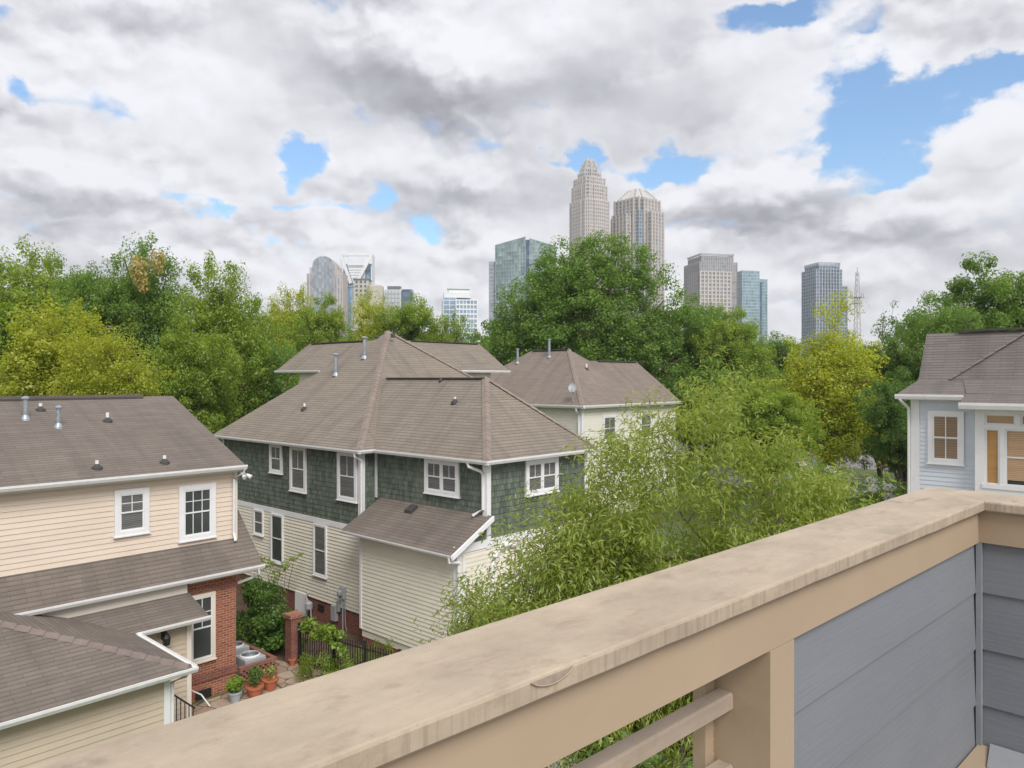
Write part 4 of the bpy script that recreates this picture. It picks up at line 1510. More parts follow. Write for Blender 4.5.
for x in (-20.4, -16.7, 14.4, 18, 21.5):
    gl.box(x - .8, x + .8, -6.3, -5.9, 0, zz(275, D))
for k in range(6):
    gl.box(cx - 11 + k * 4.4 - .25, cx - 11 + k * 4.4 + .25, -8.5, -7.9, 0, zz(266, D))
gl.build('window_strip', C['grey'], t)

# --- white tower with the open triangular top
D = 1000
t = tower('skyscraper', 'white tower whose open top frames an inverted triangle, beside the arched tower', 356.5, D, 0)
hw = 20.5
zt, zn, zb = zz(253.3, D), zz(283.5, D), 0
bd = MB()
bd.box(-hw + 4.5, hw - 1, 2, 26, 0, zz(284, D))
bd.loft([(-hw + 1, 3, zz(284, D)), (hw - .5, 3, zz(284, D)), (hw - .5, 24, zz(284, D)), (-hw + 1, 24, zz(284, D))],
        [(-hw + 1, 12, zz(262, D)), (hw - 1, 12, zz(262, D)), (hw - 1, 24, zz(262, D)), (-hw + 1, 24, zz(262, D))])
bd.build('glass_body', C['blue'], t)
fr = MB()


def bar2(a, b, wd):
    fr.bar((a[0], 0, a[1]), (b[0], 0, b[1]), wd, 4)


bar2((-hw, zt - 1.5), (hw, zt - 1.5), 3.2)
bar2((-hw + 1.2, zt), (-hw + 1.2, zz(264, D)), 2.4)
bar2((hw - 1.2, zt), (hw - 1.2, zz(264, D)), 2.4)
bar2((-hw + 1, zz(258, D)), (-7.5, zn), 3.6)
bar2((hw - 1, zz(256, D)), (0, zn), 3.6)
bar2((-hw + 6, zt - 2), (-hw + 8, zz(264, D)), 2.2)
bar2((hw - 6, zt - 2), (hw - 8, zz(264, D)), 2.2)
bar2((-12, zz(264, D)), (12, zz(264, D)), 2.0)
fr.build('white_frame', C['white'], t)
pn = MB()
for k in range(7):
    f0, f1 = k / 7, (k + .84) / 7
    x0a, x1a = -12 + 8 * f0, 12 - 14 * f0
    z0 = zz(265, D) + (zn - zz(265, D)) * f0
    z1 = zz(265, D) + (zn - zz(265, D)) * f1
    pn.box(x0a, x1a, .4, 2.4, z1, z0)
pn.build('white_louvre', C['white'], t)
MB().box(-11, 11, 2.6, 4, zz(281, D), zz(264.5, D)).build('louvre_back', C['pale'], t)
MB().box(hw - 1.5, hw - .5, 1, 24, 0, zt).build('white_fin', C['white'], t)

# --- low cluster at the feet of the white tower
D = 700
t = tower('office_block', 'beige slab with a dark flat top, in front of the white triangular tower', 362, D, 0, 'low office blocks on the skyline')
MB().box(-8, 6, 0, 14, 0, zz(280, D)).build('wall', C['beige'], t)
MB().box(-8.5, 6.5, -.5, 14.5, zz(280, D), zz(278.6, D)).build('roof', C['darkroof'], t)
for r in range(4):
    for c in range(3):
        MB().box(-6 + c * 4, -4 + c * 4, -.15, .2, zz(296, D) + r * 4, zz(296, D) + r * 4 + 2.2).build('window', C['navy'], t)
t = tower('office_block', 'low round-cornered beige block right of the dark-topped beige slab', 375.5, D, 0, 'low office blocks on the skyline')
MB().prism(chamf(14.5, 12, 3), 0, zz(286.5, D)).build('wall', C['beige'], t)
MB().prism(chamf(11, 9, 2.5), zz(286.5, D), zz(285.2, D)).build('parapet', C['pale'], t)
t = tower('office_block', 'low grey office with dark rooftop plant, between beige block and navy glass cube', 392.5, D, 0, 'low office blocks on the skyline')
MB().box(-7.2, 8.3, 0, 12, 0, zz(289.5, D)).build('wall', C['pale'], t)
MB().box(-5, 7, 1, 10, zz(289.5, D), zz(286, D)).build('roof_plant', C['darkroof'], t)
fz = MB()
facade(fz, rect(15.5, 12, .55, 6), 0, zz(291, D), 3, .8, 4, 1.2, .3)
fz.build('frame', C['mull'], t)
t = tower('office_block', 'small navy glass cube at the right end of the low office cluster', 406.5, D, 0, 'low office blocks on the skyline')
MB().box(-5, 5.3, 0, 10, 0, zz(289.3, D)).build('curtain_wall', C['navy'], t)
MB().box(-5.6, -4.6, -.4, 10, 0, zz(288.8, D)).build('white_edge', C['white'], t)

# --- white and blue mid-rise
D = 640
t = tower('office_block', 'white framed blue glass mid-rise with a louvred penthouse, left of the teal block', 459.5, D, 8, 'mid-rise offices on the skyline')
g1, wf, ph = MB(), MB(), MB()
g1.box(-14, -3, 0, 18, 0, zz(298, D))
g1.box(-3, 15, -1, 18, 0, zz(300, D))
g1.build('curtain_wall', gm('pale_blue_glass', (.25, .36, .50)), t)
facade(wf, rect(18, 19, 6, 8.5), 0, zz(299.5, D), 3.0, .7, 4, 1.3, .5)
facade(wf, rect(11, 18, -8.5, 9), 0, zz(297.5, D), 5.5, .4, 4, .6, .3)
wf.build('white_frame', C['white'], t)
ph.box(-13, 10, 2, 15, zz(297.5, D), zz(292, D))
ph.box(-9, 8.5, 3, 14, zz(292, D), zz(288.5, D))
ph.box(-10, 9.3, 2, 15, zz(288.5, D), zz(287.4, D))
ph.build('penthouse', C['white'], t)

# --- lattice mast
D = 620
t = thing('lattice_mast', ((857.3 - 512) / 750 * D, D, 0), 'slim steel lattice mast with two antenna platforms, right of the blue grey tower', 'mast', rz=R(20))
lm = MB()
zb, zp, zt = 0, zz(297, D), zz(272, D)
for sx in (-1, 1):
    for sy in (-1, 1):
        lm.bar((sx * 2.6, sy * 2.6, zb), (sx * 1.3, sy * 1.3, zp), .38)
        lm.bar((sx * 1.4, sy * 1.4, zp), (sx * .8, sy * .8, zt), .34)
n = 22
for i in range(n):
    z0, z1 = zt * i / n, zt * (i + 1) / n
    r0, r1 = 2.6 - 1.8 * i / n, 2.6 - 1.8 * (i + 1) / n
    for q in range(4):
        a, b = [(-1, -1), (1, -1), (1, 1), (-1, 1)][q], [(1, -1), (1, 1), (-1, 1), (-1, -1)][q]
        lm.bar((a[0] * r0, a[1] * r0, z0), (b[0] * r1, b[1] * r1, z1), .2)
lm.build('lattice', C['steel'], t)
MB().box(-4.2, 4.2, -4.2, 4.2, zp - .4, zp).build('platform', C['steel'], t)
MB().box(-3.2, 3.2, -3.2, 3.2, zz(303, D) - .4, zz(303, D)).build('platform', C['steel'], t)
at = MB()
for k in range(8):
    an = k * math.pi / 4
    at.box(4.9 * math.cos(an) - .4, 4.9 * math.cos(an) + .4, 4.9 * math.sin(an) - .4, 4.9 * math.sin(an) + .4, zp - 1.2, zp + 3)
    at.box(3.4 * math.cos(an) - .3, 3.4 * math.cos(an) + .3, 3.4 * math.sin(an) - .3, 3.4 * math.sin(an) + .3, zz(303, D) - 1, zz(303, D) + 2)
at.build('antenna', C['pale'], t)
MB().tube([(0, 0, zt), (0, 0, zz(267.5, D))], .5, 6, .25).build('spike', C['steel'], t)

# --- stadium light pole
D = 260
t = thing('floodlight_pole', ((352 - 512) / 750 * D, D, 0), 'grey floodlight pole with a short lamp crossarm, before the white triangular tower', 'light pole', rz=0)
MB().tube([(0, 0, 0), (0, 0, zz(286.5, D))], .28, 8, .16).build('pole', C['steel'], t)
MB().box(-1.6, 1.6, -.12, .12, zz(286.5, D), zz(286.5, D) + .25).build('crossarm', C['steel'], t)
for x in (-1.2, -.4, .4, 1.2):
    MB().lathe(x, -.1, [(.1, zz(286.5, D) + .2), (.3, zz(286.5, D) - .1), (.32, zz(286.5, D) - .3)], 10).build('lamp', C['darkroof'], t)
# ================================================================ ground and yard
def ground_mat(name, c1, c2, c3, sc=.3, bump=.3):
    m, nt, b = mat(name)
    g = N(nt)
    o = g.coord()
    n = g.noise(o, sc, 6, .65)
    n2 = g.noise(o, sc * 12, 5, .7)
    c = g.mix(g.mapr(n, .35, .65), c1, c2)
    c = g.mix(g.mapr(n2, .45, .7, 0, .7), c, c3)
    nt.links.new(c, b.inputs['Base Color'])
    b.inputs['Roughness'].default_value = .95
    nt.links.new(g.bump(n2, bump, .05), b.inputs['Normal'])
    return m


M['grass'] = ground_mat('grass_ground', (.06, .10, .022), (.10, .13, .035), (.13, .12, .06))
M['mulch'] = ground_mat('mulch', (.10, .062, .04), (.15, .10, .065), (.06, .04, .03), 1.5, .8)
M['asphalt'] = ground_mat('asphalt', (.20, .19, .195), (.25, .24, .24), (.16, .15, .15), .4, .1)
M['concrete'] = ground_mat('concrete', (.44, .40, .36), (.52, .48, .43), (.36, .32, .28), .6, .1)


def paver_mat():
    m, nt, b = mat('flagstone')
    g = N(nt)
    o = g.coord()
    v = g.node('ShaderNodeTexVoronoi', feature='DISTANCE_TO_EDGE')
    v.inputs['Scale'].default_value = 1.7
    nt.links.new(o, v.inputs['Vector'])
    v2 = g.node('ShaderNodeTexVoronoi')
    v2.inputs['Scale'].default_value = 1.7
    nt.links.new(o, v2.inputs['Vector'])
    sx = g.node('ShaderNodeSeparateColor')
    nt.links.new(v2.outputs['Color'], sx.inputs[0])
    c = g.mix(sx.outputs[0], (.34, .23, .155), (.44, .34, .26))
    n = g.noise(o, 9, 5, .7)
    c = g.mix(g.mapr(n, .4, .75, 0, .6), c, (.20, .15, .11))
    c = g.mix(g.mapr(v.outputs[0], .015, .04), (.10, .085, .06), c)
    nt.links.new(c, b.inputs['Base Color'])
    b.inputs['Roughness'].default_value = .9
    return m


M['flag'] = paver_mat()


def sheet(name, pts, z, m, parent=None):
    """flat ground sheet from street-grid points"""
    mb = MB()
    mb.poly([tuple(W(a, b, z)) for a, b in pts])
    o = mb.build(name, m, parent)
    tag(o, kind='structure')
    return o


gmb = MB()
gmb.poly([(-6000, -2000, 0), (6000, -2000, 0), (6000, 6000, 0), (-6000, 6000, 0)])
tag(gmb.build('ground', M['grass'], None), kind='structure')
sheet('yard', [(8, 20), (17.6, 16), (17.6, 36), (12, 36), (12, 23)], .004, M['mulch'])
sheet('path', [(8.5, 18.6), (14.2, 19.6), (14.9, 22.6), (13.4, 26.0), (12.3, 24.6), (12.0, 22.9), (8.5, 22.9)], .008, M['flag'])
sheet('driveway', [(10, -2), (22, -2), (22, 16.5), (16.6, 17.0), (13, 14), (10, 12)], .004, M['concrete'])
sheet('alley', [(22, 4), (60, 4), (60, 17), (22, 17)], .006, M['asphalt'])
sheet('road', [(66, -80), (78, -80), (78, 90), (66, 90)], .004, M['asphalt'])
kb = MB()
for aa in (65.7, 78.0):
    kb.loft([tuple(W(aa, -80, 0)), tuple(W(aa + .3, -80, 0)), tuple(W(aa + .3, 90, 0)), tuple(W(aa, 90, 0))],
            [tuple(W(aa, -80, .14)), tuple(W(aa + .3, -80, .14)), tuple(W(aa + .3, 90, .14)), tuple(W(aa, 90, .14))])
tag(kb.build('kerb', M['concrete'], None), kind='structure')
sheet('car_park', [(88, -90), (125, -90), (125, 90), (88, 90)], .004, M['asphalt'])


def leafy(name, parent, mat_, centres, n, size, seed, flat=.5, narrow=.6, kind=None):
    """spray of small leaves around weighted ellipsoid centres [(x,y,z,rx,ry,rz)]"""
    rng = np.random.default_rng(seed)
    c = np.array(centres, float)
    w = (c[:, 3] * c[:, 4] * c[:, 5]) ** .67
    idx = rng.choice(len(c), n, p=w / w.sum())
    d = rng.normal(size=(n, 3))
    d /= np.linalg.norm(d, axis=1)[:, None]
    r = rng.uniform(.15, 1, n) ** .5
    p = c[idx, :3] + d * c[idx, 3:6] * r[:, None]
    nm = d * .6 + rng.normal(size=(n, 3)) * .7 + np.array([0, 0, flat])
    return leaves(name, parent, mat_, p, nm, size, narrow, rng)


def leaves(name, parent, mat_, p, nm, size, narrow, rng, axis=None):
    n = len(p)
    nm = nm / np.linalg.norm(nm, axis=1)[:, None]
    if axis is None:
        axis = rng.normal(size=(n, 3))
    ax = axis - (axis * nm).sum(1)[:, None] * nm
    ax /= np.linalg.norm(ax, axis=1)[:, None]
    bx = np.cross(nm, ax)
    s = size * rng.uniform(.45, 1.4, n)[:, None]
    fold = nm * s * .12
    v = np.stack([p - ax * s * .5, p + bx * s * narrow * .5 + fold, p + ax * s * .55, p - bx * s * narrow * .5 + fold], 1).reshape(-1, 3)
    me = bpy.data.meshes.new(name)
    me.vertices.add(4 * n)
    me.vertices.foreach_set('co', v.astype(np.float32).ravel())
    me.loops.add(4 * n)
    me.loops.foreach_set('vertex_index', np.arange(4 * n, dtype=np.int32))
    me.polygons.add(n)
    me.polygons.foreach_set('loop_start', np.arange(0, 4 * n, 4, dtype=np.int32))
    me.update(calc_edges=True)
    me.materials.append(mat_)
    return link(name, me, parent)


L = dict(
    yellow=leafmat('leaves_yellow_green', (.27, .33, .032), (.49, .53, .055), (.56, .54, .07), .22, .52),
    green=leafmat('leaves_green', (.115, .225, .042), (.23, .36, .065), (.31, .41, .07), .25, .52),
    mid=leafmat('leaves_mid', (.165, .275, .036), (.32, .43, .052), (.41, .46, .06), .22, .52),
    deep=leafmat('leaves_deep', (.08, .165, .034), (.16, .275, .05), (.22, .31, .06), .3, .52),
    gold=leafmat('leaves_golden', (.29, .38, .036), (.53, .56, .05), (.64, .60, .07), .25, .52),
    willow=leafmat('leaves_narrow', (.215, .305, .058), (.40, .475, .088), (.51, .44, .13), .9, .52),
    ivy=leafmat('leaves_ivy', (.055, .13, .025), (.14, .26, .04), (.26, .34, .06), 1.2, .35),
    lime=leafmat('leaves_lime', (.14, .25, .03), (.28, .40, .045), (.40, .46, .08), 1.5, .4),
    brown=leafmat('leaves_dead', (.42, .32, .10), (.58, .46, .16), (.50, .36, .12), .5, .3),
    petal=leafmat('petals_white', (.70, .66, .62), (.82, .79, .76), (.75, .62, .58), 1.0, .3))

# ---- air conditioners inside a low brick screen
T = thing('brick_screen', W(12.0, 22.95), 'low pierced brick screen wall around the air conditioners beside the tan house', 'wall', rz=PHI)
o = (12.0, 22.95, 0)
sw = MB(o)
sw.box(12.02, 13.36, 22.86, 23.0, 0, .18)
for r in range(5):
    z = .18 + r * .082
    n = 7
    for k in range(n):
        x = 12.02 + (k + (.5 if r % 2 else 0)) * 1.34 / n
        sw.box(x, min(13.36, x + .115), 22.862, 22.998, z, z + .08)
sw.box(12.02, 13.36, 22.86, 23.0, .59, .70)
sw.box(13.22, 13.36, 23.0, 25.9, 0, .70)
sw.box(12.0, 13.36, 25.9, 26.04, 0, .70)
sw.build('brickwork', M['brick2'], T)


def aircon(a, b, label):
    T = thing('air_conditioner', W(a, b), label, 'air conditioner', 'air conditioner units', rz=PHI)
    o = (a, b, 0)
    s = .37
    bd = MB(o)
    cap_board(bd, [(a - s, b - s), (a + s, b - s), (a + s, b + s), (a - s, b + s)], .05, .78, .03)
    bd.build('cabinet', M['grey_metal'], T)
    fin = MB(o)
    for k in range(14):
        z = .14 + k * .042
        fin.box(a - s - .008, a + s + .008, b - s - .008, b + s + .008, z, z + .012)
    fin.build('louvre', M['grey_metal'], T)
    MB(o).lathe(a, b, [(.33, .775), (.33, .81), (.30, .835), (.30, .785)], 28).build('fan_ring', M['white'], T)
    MB(o).lathe(a, b, [(.29, .782), (.29, .79)], 24).build('fan_well', M['boot'], T)
    gr = MB(o)
    for k in range(1, 7):
        r = .045 * k
        gr.tube([(a + r * math.cos(t * math.pi / 12), b + r * math.sin(t * math.pi / 12), .825) for t in range(25)], .006, 4)
    for k in range(6):
        an = k * math.pi / 3
        gr.bar((a, b, .826), (a + .3 * math.cos(an), b + .3 * math.sin(an), .826), .008)
    gr.build('fan_grille', M['galv'], T)
    bl = MB(o)
    for k in range(4):
        an = k * math.pi / 2 + .4
        p = [(a + r * math.cos(an + dd), b + r * math.sin(an + dd), z) for r, dd, z in ((.05, -.3, .80), (.25, -.25, .80), (.25, .3, .815), (.05, .4, .815))]
        bl.slab(p, .006)
    bl.build('fan_blade', M['grey_metal'], T)


aircon(12.72, 23.5, 'grey air conditioner with round fan grille, nearer of the two in the brick screen')
aircon(12.80, 24.75, 'grey air conditioner with round fan grille, farther of the two behind the brick screen')


# ---- plant pots
def pot(x, y, r, h, label, mat_, plant, n, size, seed, pr, ph, hue):
    T = thing('plant_pot', (x, y, .008), label, 'plant pot', 'potted plants on the paving')
    p = MB()
    p.lathe(0, 0, [(r * .68, 0), (r * .95, h * .8), (r, h * .82), (r * 1.05, h * .84), (r * 1.05, h), (r * .92, h), (r * .88, h * .86), (.02, h * .85)], 18)
    p.build('pot', M[mat_], T)
    if plant:
        c = [(0, 0, h + ph * .5, pr, pr, ph * .55), (pr * .3, 0, h + ph * .65, pr * .7, pr * .7, ph * .5), (-pr * .3, pr * .2, h + ph * .4, pr * .7, pr * .7, ph * .5)]
        leafy('plant', T, L[hue], c, n, size * 1.25, seed)


def wxy(a, b):
    v = W(a, b)
    return v.x, v.y


M['zinc'] = paint('zinc_pot', (.36, .40, .43), .45, .15, 5)
pot(*wxy(11.46, 22.1), .20, .34, 'zinc grey pot of bright green foliage against the brick corner', 'zinc', True, 420, .10, 1, .27, .42, 'lime')
pot(*wxy(12.1, 22.05), .27, .33, 'large terracotta pot with a bushy plant, left of the two below the brick screen', 'terracotta', True, 260, .08, 2, .24, .6, 'ivy')
pot(*wxy(12.72, 22.2), .26, .34, 'large terracotta pot with a thin reddish plant, right of the two below the brick screen', 'terracotta', True, 110, .07, 3, .22, .45, 'willow')
pot(-7.72, 26.35, .13, .22, 'small empty terracotta pot at the left foot of the brick pillar', 'terracotta', False, 0, 0, 0, 0, 0, None)
pot(-7.22, 26.0, .14, .26, 'small terracotta pot right of the brick pillar foot by the fence', 'terracotta', True, 60, .06, 5, .15, .2, 'ivy')

# ---- brick pillar and iron fence
px_, py_ = -7.78, 26.65
T = thing('brick_pillar', (px_, py_, 0), 'weathered brick gate pillar with a flat cap, at the end of the iron fence', 'pillar', rz=PHI)
MB().box(-.2, .2, -.2, .2, 0, 1.62).build('shaft', M['brick2'], T)
MB().box(-.245, .245, -.245, .245, 1.62, 1.74).build('cap', M['brick'], T)
f0, f1 = Vector((-7.5, 26.42, 0)), Vector((-3.0, 23.45, 0))
fa_ = math.atan2(f1.y - f0.y, f1.x - f0.x)
T = thing('iron_fence', f0, 'black wrought iron picket fence running right from the brick pillar', 'fence', rz=fa_)
Ln = (f1 - f0).length
MB().box(0, Ln, -.018, .018, 1.18, 1.22).build('rail', M['black_iron'], T)
MB().box(0, Ln, -.018, .018, .12, .16).build('rail', M['black_iron'], T)
pk = 0
x = .1
while x < Ln:
    MB().box(x - .011, x + .011, -.011, .011, .04, 1.36).build('picket', M['black_iron'], T)
    x += .115
for x in (.02, 1.72, 3.2, 4.7):
    MB().box(x - .035, x + .035, -.035, .035, 0, 1.45).box(x - .045, x + .045, -.045, .045, 1.45, 1.48).build('post', M['black_iron'], T)

# ---- climbing greenery
T = thing('ivy_hedge', (-9.1, 27.9, 0), 'dense dark green vine thicket between the brick corner and the brick pillar', 'hedge')
rg = random.Random(8)
cs = []
for i in range(46):
    f = rg.random()
    x = -8.1 + (-10.6 + 8.1) * f + rg.uniform(-.4, .4)
    y = 27.0 + (30.4 - 27.0) * f + rg.uniform(-.4, .4)
    z = rg.uniform(.2, 1.75 + .35 * f)
    cs.append((x + 9.1, y - 27.9, z, rg.uniform(.25, .5), rg.uniform(.25, .5), rg.uniform(.2, .38)))
for i in range(22):
    cs.append((rg.uniform(-1.1, .6), rg.uniform(-1.5, .6), rg.uniform(.15, 1.5), rg.uniform(.25, .45), rg.uniform(.25, .45), rg.uniform(.2, .35)))
leafy('foliage', T, L['ivy'], cs, 15000, .11, 11)
stm = MB()
for i in range(14):
    f = rg.random()
    x, y = 1.0 - 2.5 * f, -.9 + 3.4 * f
    stm.tube([(x, y, 0), (x + rg.uniform(-.2, .2), y + rg.uniform(-.2, .2), .9), (x + rg.uniform(-.4, .4), y + rg.uniform(-.4, .4), 1.9)], .025, 6, .01)
stm.build('stem', M['bark'], T)
T = thing('vine', (-6.6, 25.8, 0), 'lime green grape vine draped over the iron fence beside the brick pillar', 'vine', rz=fa_)
cs = []
for i in range(22):
    x = -1.0 + rg.random() * 2.6
    cs.append((x, rg.uniform(-.12, .22), 1.42 - .22 * max(0, x) + rg.uniform(-.25, .2), .24, .2, .17))
leafy('foliage', T, L['lime'], cs, 1500, .12, 12)
vs = MB()
for k in range(4):
    vs.tube([(-1 + k * .8, .05, 0), (-.9 + k * .8, .03, .7), (-.7 + k * .8, .06, 1.3)], .018, 6, .008)
vs.build('stem', M['bark'], T)


def bush(name, x, y, label, cat, cs, n, size, seed, hue, group=None, stems=5, narrow=.5):
    T = thing(name, (x, y, 0), label, cat, group)
    leafy('foliage', T, L[hue], cs, n, size, seed, narrow=narrow)
    r_ = random.Random(seed)
    s = MB()
    for k in range(stems):
        c = cs[k % len(cs)]
        s.tube([(c[0] * .2 + r_.uniform(-.05, .05), c[1] * .2, 0), (c[0] * .6, c[1] * .6, c[2] * .6), (c[0], c[1], c[2])], .018, 6, .006)
    s.build('stem', M['bark'], T)
    return T


def mound(r, h, n, seed):
    q = random.Random(seed)
    out = []
    for i in range(n):
        a, rr = q.uniform(0, 6.28), r * q.random() ** .5
        out.append((rr * math.cos(a), rr * math.sin(a), h * q.uniform(.25, .85) * (1 - .35 * rr / r), r * .35, r * .35, h * .2))
    return out


bush('shrub', -9.55, 26.6, 'low bright green shrub in the bed left of the vine thicket foot', 'shrub', mound(.5, .7, 8, 1), 900, .11, 21, 'lime')
bush('shrub', -6.6, 25.2, 'weedy yellow-green plant at the foot of the iron fence', 'shrub', mound(.7, 1.15, 11, 2), 1500, .10, 22, 'mid', narrow=.25)
bush('shrub', -5.6, 25.0, 'feathery green plant by the second post of the iron fence', 'shrub', mound(.8, 1.3, 12, 3), 1900, .10, 23, 'lime', narrow=.22)
bush('shrub', -6.1, 24.6, 'grey-green mounded plant on the paving before the iron fence', 'shrub', mound(.5, .6, 8, 4), 900, .07, 24, 'willow', narrow=.3)
bush('shrub', -4.7, 26.0, 'tall weed growing between the iron fence and the brick foundation', 'shrub', mound(.6, 1.35, 10, 5), 1100, .09, 25, 'mid', narrow=.25)
bush('climber', -9.6, 31.2, 'slender climbing plant reaching up the ivory siding above the vine thicket', 'climber',
     [(.2, 0, 2.3, .3, .2, .25), (.5, .1, 2.55, .25, .15, .12), (-.2, 0, 1.9, .35, .2, .3), (-.9, .6, 2.2, .5, .4, .3), (-1.6, 1.0, 2.4, .5, .4, .3), (.8, .1, 2.75, .2, .1, .08)], 900, .10, 26, 'mid')
# ================================================================ trees
def bez(p, c, q, n):
    return [(1 - t) ** 2 * p + 2 * t * (1 - t) * c + t * t * q for t in [i / n for i in range(n + 1)]]


def skeleton(rng, h, lobes, nlimb, fork=.22, lift=.35, nsub=5, ntwig=4):
    """trunk, limbs fanning to the crown lobes, sub-branches and twigs; returns tubes and spray points"""
    tubes, tips = [], []
    hf = h * fork
    lean = Vector((rng.uniform(-.03, .03) * h, rng.uniform(-.03, .03) * h, 0))
    base = Vector((0, 0, 0))
    top = Vector((lean.x, lean.y, hf))
    r0 = .018 * h + .05
    tubes.append((bez(base, Vector((0, 0, hf * .5)), top, 4), r0 * 1.25, r0 * .9))
    lob = [Vector(l[:3]) for l in lobes]
    rad = [Vector(l[3:6]) for l in lobes]
    wts = [(l[3] * l[4] * l[5]) ** .6 for l in lobes]

    def rnd(k=None, shell=.55):
        i = rng.choices(range(len(lob)), wts)[0] if k is None else k % len(lob)
        while True:
            v = Vector((rng.uniform(-1, 1), rng.uniform(-1, 1), rng.uniform(-1, 1)))
            if shell < v.length <= 1: break
        return lob[i] + Vector((v.x * rad[i].x, v.y * rad[i].y, v.z * rad[i].z))
    for k in range(nlimb):
        e = rnd(k if k < len(lob) else None, .35)
        s = top * rng.uniform(.75, 1.0) if k else top
        c = s + Vector(((e.x - s.x) * .35, (e.y - s.y) * .35, (e.z - s.z) * (.5 + lift * .6)))
        limb = bez(s, c, e, 6)
        tubes.append((limb, r0 * .62, r0 * .12))
        for j in range(nsub):
            i0 = rng.randint(2, 5)
            s1 = limb[i0]
            e1 = min((rnd() for _ in range(6)), key=lambda v: (v - s1).length * (1.0 if v.z > s1.z - .05 * h else 1.8))
            c1 = s1 + Vector(((e1.x - s1.x) * .4, (e1.y - s1.y) * .4, (e1.z - s1.z) * .5 + lift * .12 * h))
            sub = bez(s1, c1, e1, 4)
            tubes.append((sub, r0 * .22, r0 * .06))
            tips.append((e1, (e1 - c1).normalized()))
            for t in range(ntwig):
                s2 = sub[rng.randint(1, 4)]
                d = Vector((rng.gauss(0, 1), rng.gauss(0, 1), rng.gauss(.25, .7))).normalized()
                e2 = s2 + d * h * rng.uniform(.05, .11)
                tubes.append(([s2, (s2 + e2) / 2 + Vector((0, 0, .01 * h)), e2], r0 * .08, r0 * .03))
                tips.append((e2, d))
    return tubes, tips, r0


def tree_mesh(seed, h, lobes, nlimb, nleaf, size, spray, fork=.22, lift=.35, nsub=5, ntwig=4, narrow=.62, stretch=1.5, droop=0.0, up=.5, extra=0):
    """(trunk mesh, crown mesh) of one kind of tree"""
    rng = random.Random(seed)
    q = np.random.default_rng(seed)
    tubes, tips, r0 = skeleton(rng, h, lobes, nlimb, fork, lift, nsub, ntwig)
    tb = MB()
    for pts, a, b in tubes:
        tb.tube(pts, max(a, .012), 7 if a > .1 else 4, max(b, .008))
    trunk = tb.build('trunk', M['bark'])
    # sprays also fill the outer shell of every lobe so that the outline is uneven but closed
    lob = np.array([l[:6] for l in lobes], float)
    w = (lob[:, 3] * lob[:, 4] * lob[:, 5]) ** .67
    P, A = [], []
    for e, d in tips:
        P.append(e)
        A.append(d)
    for _ in range(extra):
        i = rng.choices(range(len(lob)), w)[0]
        v = Vector((rng.gauss(0, 1), rng.gauss(0, 1), rng.gauss(.2, 1))).normalized() * rng.uniform(.78, 1.04)
        P.append(Vector((lob[i, 0] + v.x * lob[i, 3], lob[i, 1] + v.y * lob[i, 4], lob[i, 2] + v.z * lob[i, 5])))
        A.append((v + Vector((0, 0, lift))).normalized())
    P = np.array([tuple(v) for v in P])
    A = np.array([tuple(v) for v in A])
    m = len(P)
    idx = q.integers(0, m, nleaf)
    scl = q.uniform(.55, 1.25, m)[idx][:, None] * spray
    off = q.normal(size=(nleaf, 3))
    ln = np.linalg.norm(off, axis=1)[:, None]
    off = off / ln * np.minimum(ln, 1.75) * np.array([.55, .55, .42])
    along = (off * A[idx]).sum(1)[:, None] * A[idx]
    off = off + along * (stretch - 1)
    p = P[idx] + off * scl
    p[:, 2] = np.maximum(p[:, 2], .3)
    nm = off * .7 + q.normal(size=(nleaf, 3)) * .55 + np.array([0, 0, up])
    axis = None
    if droop:
        axis = A[idx] * .5 + q.normal(size=(nleaf, 3)) * .45 + np.array([0, 0, -droop])
    crown = leaves('crown', None, L['green'], p, nm, size, narrow, q, axis)
    return trunk, crown


def lobed(rng, rx, rz, zc, n, spread=.55, sz=.5):
    """a main mass with smaller masses round it"""
    out = [(0, 0, zc, rx * .72, rx * .72, rz * .8)]
    for i in range(n):
        a = 6.283 * i / n + rng.uniform(-.4, .4)
        z = zc + rz * rng.uniform(-.6, .55)
        k = rx * spread * rng.uniform(.8, 1.15)
        s = rx * sz * rng.uniform(.75, 1.15)
        out.append((k * math.cos(a), k * math.sin(a), z, s, s, rz * sz * rng.uniform(.7, 1.0)))
    out.append((rng.uniform(-.2, .2) * rx, rng.uniform(-.2, .2) * rx, zc + rz * .62, rx * .42, rx * .42, rz * .38))
    return out


def fan(rng, rx, rz, zc, n):
    """upright limbs fanning into separate plumes"""
    out = []
    for i in range(n):
        a = 6.283 * i / n + rng.uniform(-.5, .5)
        k = rx * rng.uniform(.25, .68)
        z = zc + rz * rng.uniform(-.45, .42)
        out.append((k * math.cos(a), k * math.sin(a), z, rx * .36, rx * .36, rz * rng.uniform(.32, .5)))
    out.append((0, 0, zc + rz * .45, rx * .55, rx * .55, rz * .5))
    out.append((0, 0, zc - rz * .1, rx * .6, rx * .6, rz * .7))
    return out


KINDS = {}
for k_, (seed, fn, hh) in enumerate((('fan_a', 0, 18), ('fan_b', 1, 18), ('round_a', 2, 18), ('round_b', 3, 18))):
    r_ = random.Random(40 + k_)
    if seed.startswith('fan'):
        lb = fan(r_, 5.2, 7.4, 10.4, 9)
        KINDS[seed] = tree_mesh(50 + k_, 18, lb, 14, 88000, .205, .74, .16, .5, 6, 4, .55, 1.8, up=.9, extra=330)
    else:
        lb = lobed(r_, 6.0, 6.6, 10.8, 8)
        KINDS[seed] = tree_mesh(50 + k_, 18, lb, 12, 86000, .205, .76, .2, .3, 6, 4, .65, 1.2, up=.9, extra=340)
